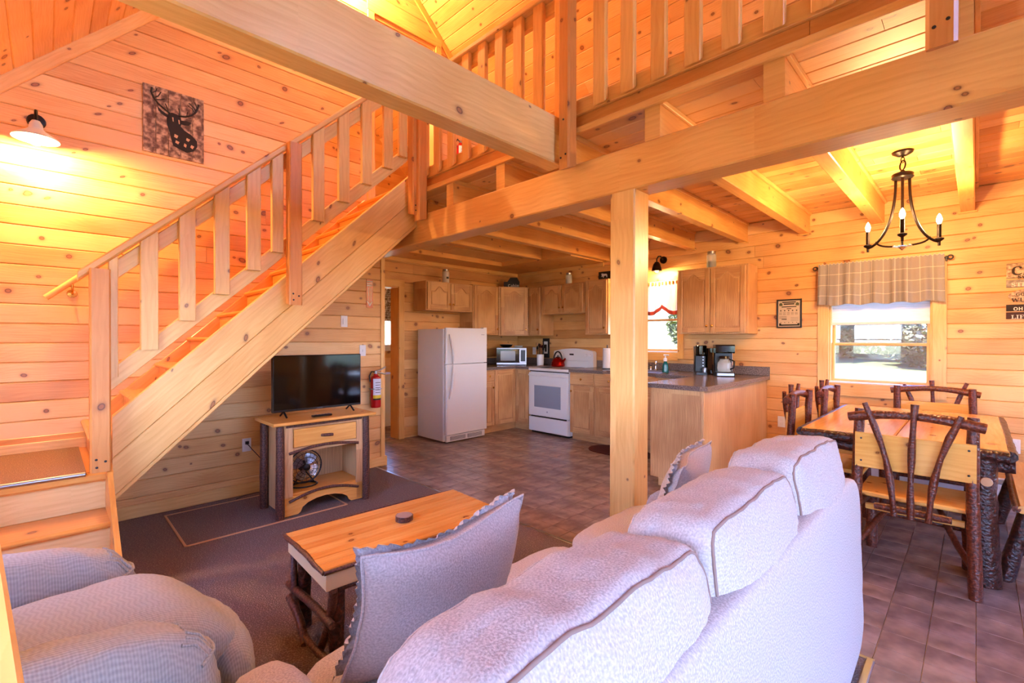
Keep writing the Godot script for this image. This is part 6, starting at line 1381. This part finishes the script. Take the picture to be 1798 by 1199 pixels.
# ---------------------------------------------------------------- garden seen through the windows
func hill(x: float, z: float) -> float:
	var d := sqrt(x * x + z * z)
	var k: float = clamp((-x * 0.8 - z * 0.35) / 30.0, 0.0, 1.4)
	return -0.12 + 0.16 * max(0.0, d - 11.0) * k
func outside() -> void:
	var g := structure("ground")
	var gn := noise_img(51, 0.05, 256, 4)
	var s := sh(); s.sheet(60, 60, func(u: float, v: float) -> Vector3:
		var x := -80.0 + 150.0 * u; var z := -90.0 + 140.0 * v
		var y := hill(x, z)
		if x > -8.6 and x < 3.4 and z > -7.0 and z < 2.0: y = -0.3
		return V(x, y, z), 150, 140)
	part(g, "lawn", s, planar(two_tone(gn, Color(0.10, 0.15, 0.04), Color(0.17, 0.22, 0.07), 1.6), Color(1, 1, 1), 0.95, 0.25))
	var cols := [[Color(0.13, 0.19, 0.035), Color(0.22, 0.28, 0.06)], [Color(0.08, 0.14, 0.04), Color(0.14, 0.21, 0.06)], [Color(0.18, 0.20, 0.14), Color(0.28, 0.29, 0.21)], [Color(0.06, 0.10, 0.045), Color(0.10, 0.15, 0.065)]]
	var leafm := []
	for c in cols:
		var m := planar(two_tone(gn, c[0], c[1], 1.8), Color(1, 1, 1), 0.7, 0.8); m.backlight_enabled = true; m.backlight = Color(0.5, 0.55, 0.2); leafm.append(m)
	var bush := func(called: String, label: String, cat: String, x: float, z: float, w: float, h: float, kind: int, n: int, leaf: float, stem: float) -> void:
		var y := hill(x, z)
		var t := thing(called, label, cat, V(x, y, z), 0, "bushes beyond the lawn" if cat == "bush" else "trees beyond the lawn")
		var q := sh()
		for i in n:
			var p := V(R(-1, 1), R(-1, 1), R(-1, 1))
			while p.length() > 1.0: p = V(R(-1, 1), R(-1, 1), R(-1, 1))
			p = p.normalized() * pow(p.length(), 0.35) * (1.0 + 0.22 * sin(p.x * 7.0 + x) * cos(p.z * 6.0 + z))
			var c := V(x + p.x * w, y + stem + (h - stem) * (0.5 + 0.5 * p.y), z + p.z * w)
			var a := V(R(-1, 1), R(-0.6, 0.6), R(-1, 1)).normalized() * leaf * R(0.6, 1.2); var b := a.cross(V(R(-1, 1), R(-1, 1), R(-1, 1))).normalized() * leaf * 0.5
			var nn := a.cross(b).normalized()
			if nn.y < 0: nn = -nn
			q.quad(c - a, c - b, c + a, c + b, nn)
		var f := part(t, "foliage", q, leafm[kind]); f.set_meta("kind", "stuff")
		q = sh(); logs(q, V(x, y, z), V(x + 0.1, y + stem + (h - stem) * 0.6, z), 0.03 * h, 0.012 * h, 0.05, x, 7); part(t, "trunk", q, M.bark)
	var labels := ["yellow-green leafy bush", "dark green leafy bush", "grey-green feathery bush", "deep green bush"]
	for i in 11:
		var bz := -22.0 - (i % 3) * 1.6; var bxx := -9.5 + i * 1.35
		bush.call("garden_bush", "%s beyond the dining window, %s in the hedge from the left" % [labels[i % 4], ["first", "second", "third", "fourth", "fifth", "sixth", "seventh", "eighth", "ninth", "tenth", "eleventh"][i]], "bush", bxx, bz, 1.3, 2.2 + 0.5 * ((i * 7) % 3), i % 4, 2600, 0.13, 0.1)
	for i in 8:
		bush.call("garden_tree", "tall %s tree behind the hedge, %s from the left" % [["light green", "dark", "blue-green", "deep green"][(i * 3) % 4], ["first", "second", "third", "fourth", "fifth", "sixth", "seventh", "eighth"][i]], "tree", -13.0 + i * 2.6, -29.0 - (i % 2) * 3.0, 2.3, 8.5, [1, 3, 2, 0][(i * 3) % 4], 2400, 0.26, 0.6)
	for i in 3:
		bush.call("low_shrub", "low shrub just outside the sink window, %s from the left" % ["first", "second", "third"][i], "bush", -6.6 + i * 0.7, -9.2 - 0.3 * i, 0.55, 0.85, 3, 500, 0.07, 0.05)
	off = Vector3.ZERO
func _ready() -> void:
	rng.seed = 20240
	# camera
	var cam := Camera3D.new(); cam.name = "camera"; add_child(cam)
	cam.position = V(0, 1.40, 0); cam.rotation_degrees = V(-0.31, 44.94, 0.086); cam.fov = rad_to_deg(2.0 * atan(599.5 / 817.0)); cam.near = 0.02; cam.far = 400.0
	cam.current = true
	# sky, exposure
	var env := Environment.new(); var sky := Sky.new(); var sm := ProceduralSkyMaterial.new()
	sm.sky_top_color = Color(0.42, 0.60, 0.95); sm.sky_horizon_color = Color(0.80, 0.88, 1.0); sm.ground_bottom_color = Color(0.25, 0.30, 0.2); sm.ground_horizon_color = Color(0.6, 0.65, 0.6); sm.energy_multiplier = 26.0
	sky.sky_material = sm; env.background_mode = Environment.BG_SKY; env.sky = sky
	env.tonemap_mode = Environment.TONE_MAPPER_LINEAR; env.tonemap_exposure = 1.5
	env.sdfgi_enabled = true; env.ssao_enabled = true; env.ssil_enabled = true
	var we := WorldEnvironment.new(); we.name = "environment"; we.environment = env; add_child(we)
	# sun, high in the west
	var sun := DirectionalLight3D.new(); sun.name = "sun"; add_child(sun)
	sun.look_at_from_position(V(-6, 9, 2.5), Vector3.ZERO); sun.light_energy = 30.0; sun.light_color = Color(1.0, 0.95, 0.86); sun.light_angular_distance = 0.6; sun.shadow_enabled = true
	materials()
	shell()
	frame()
	kitchen()
	living()
	dining()
	lamps()
	outside()
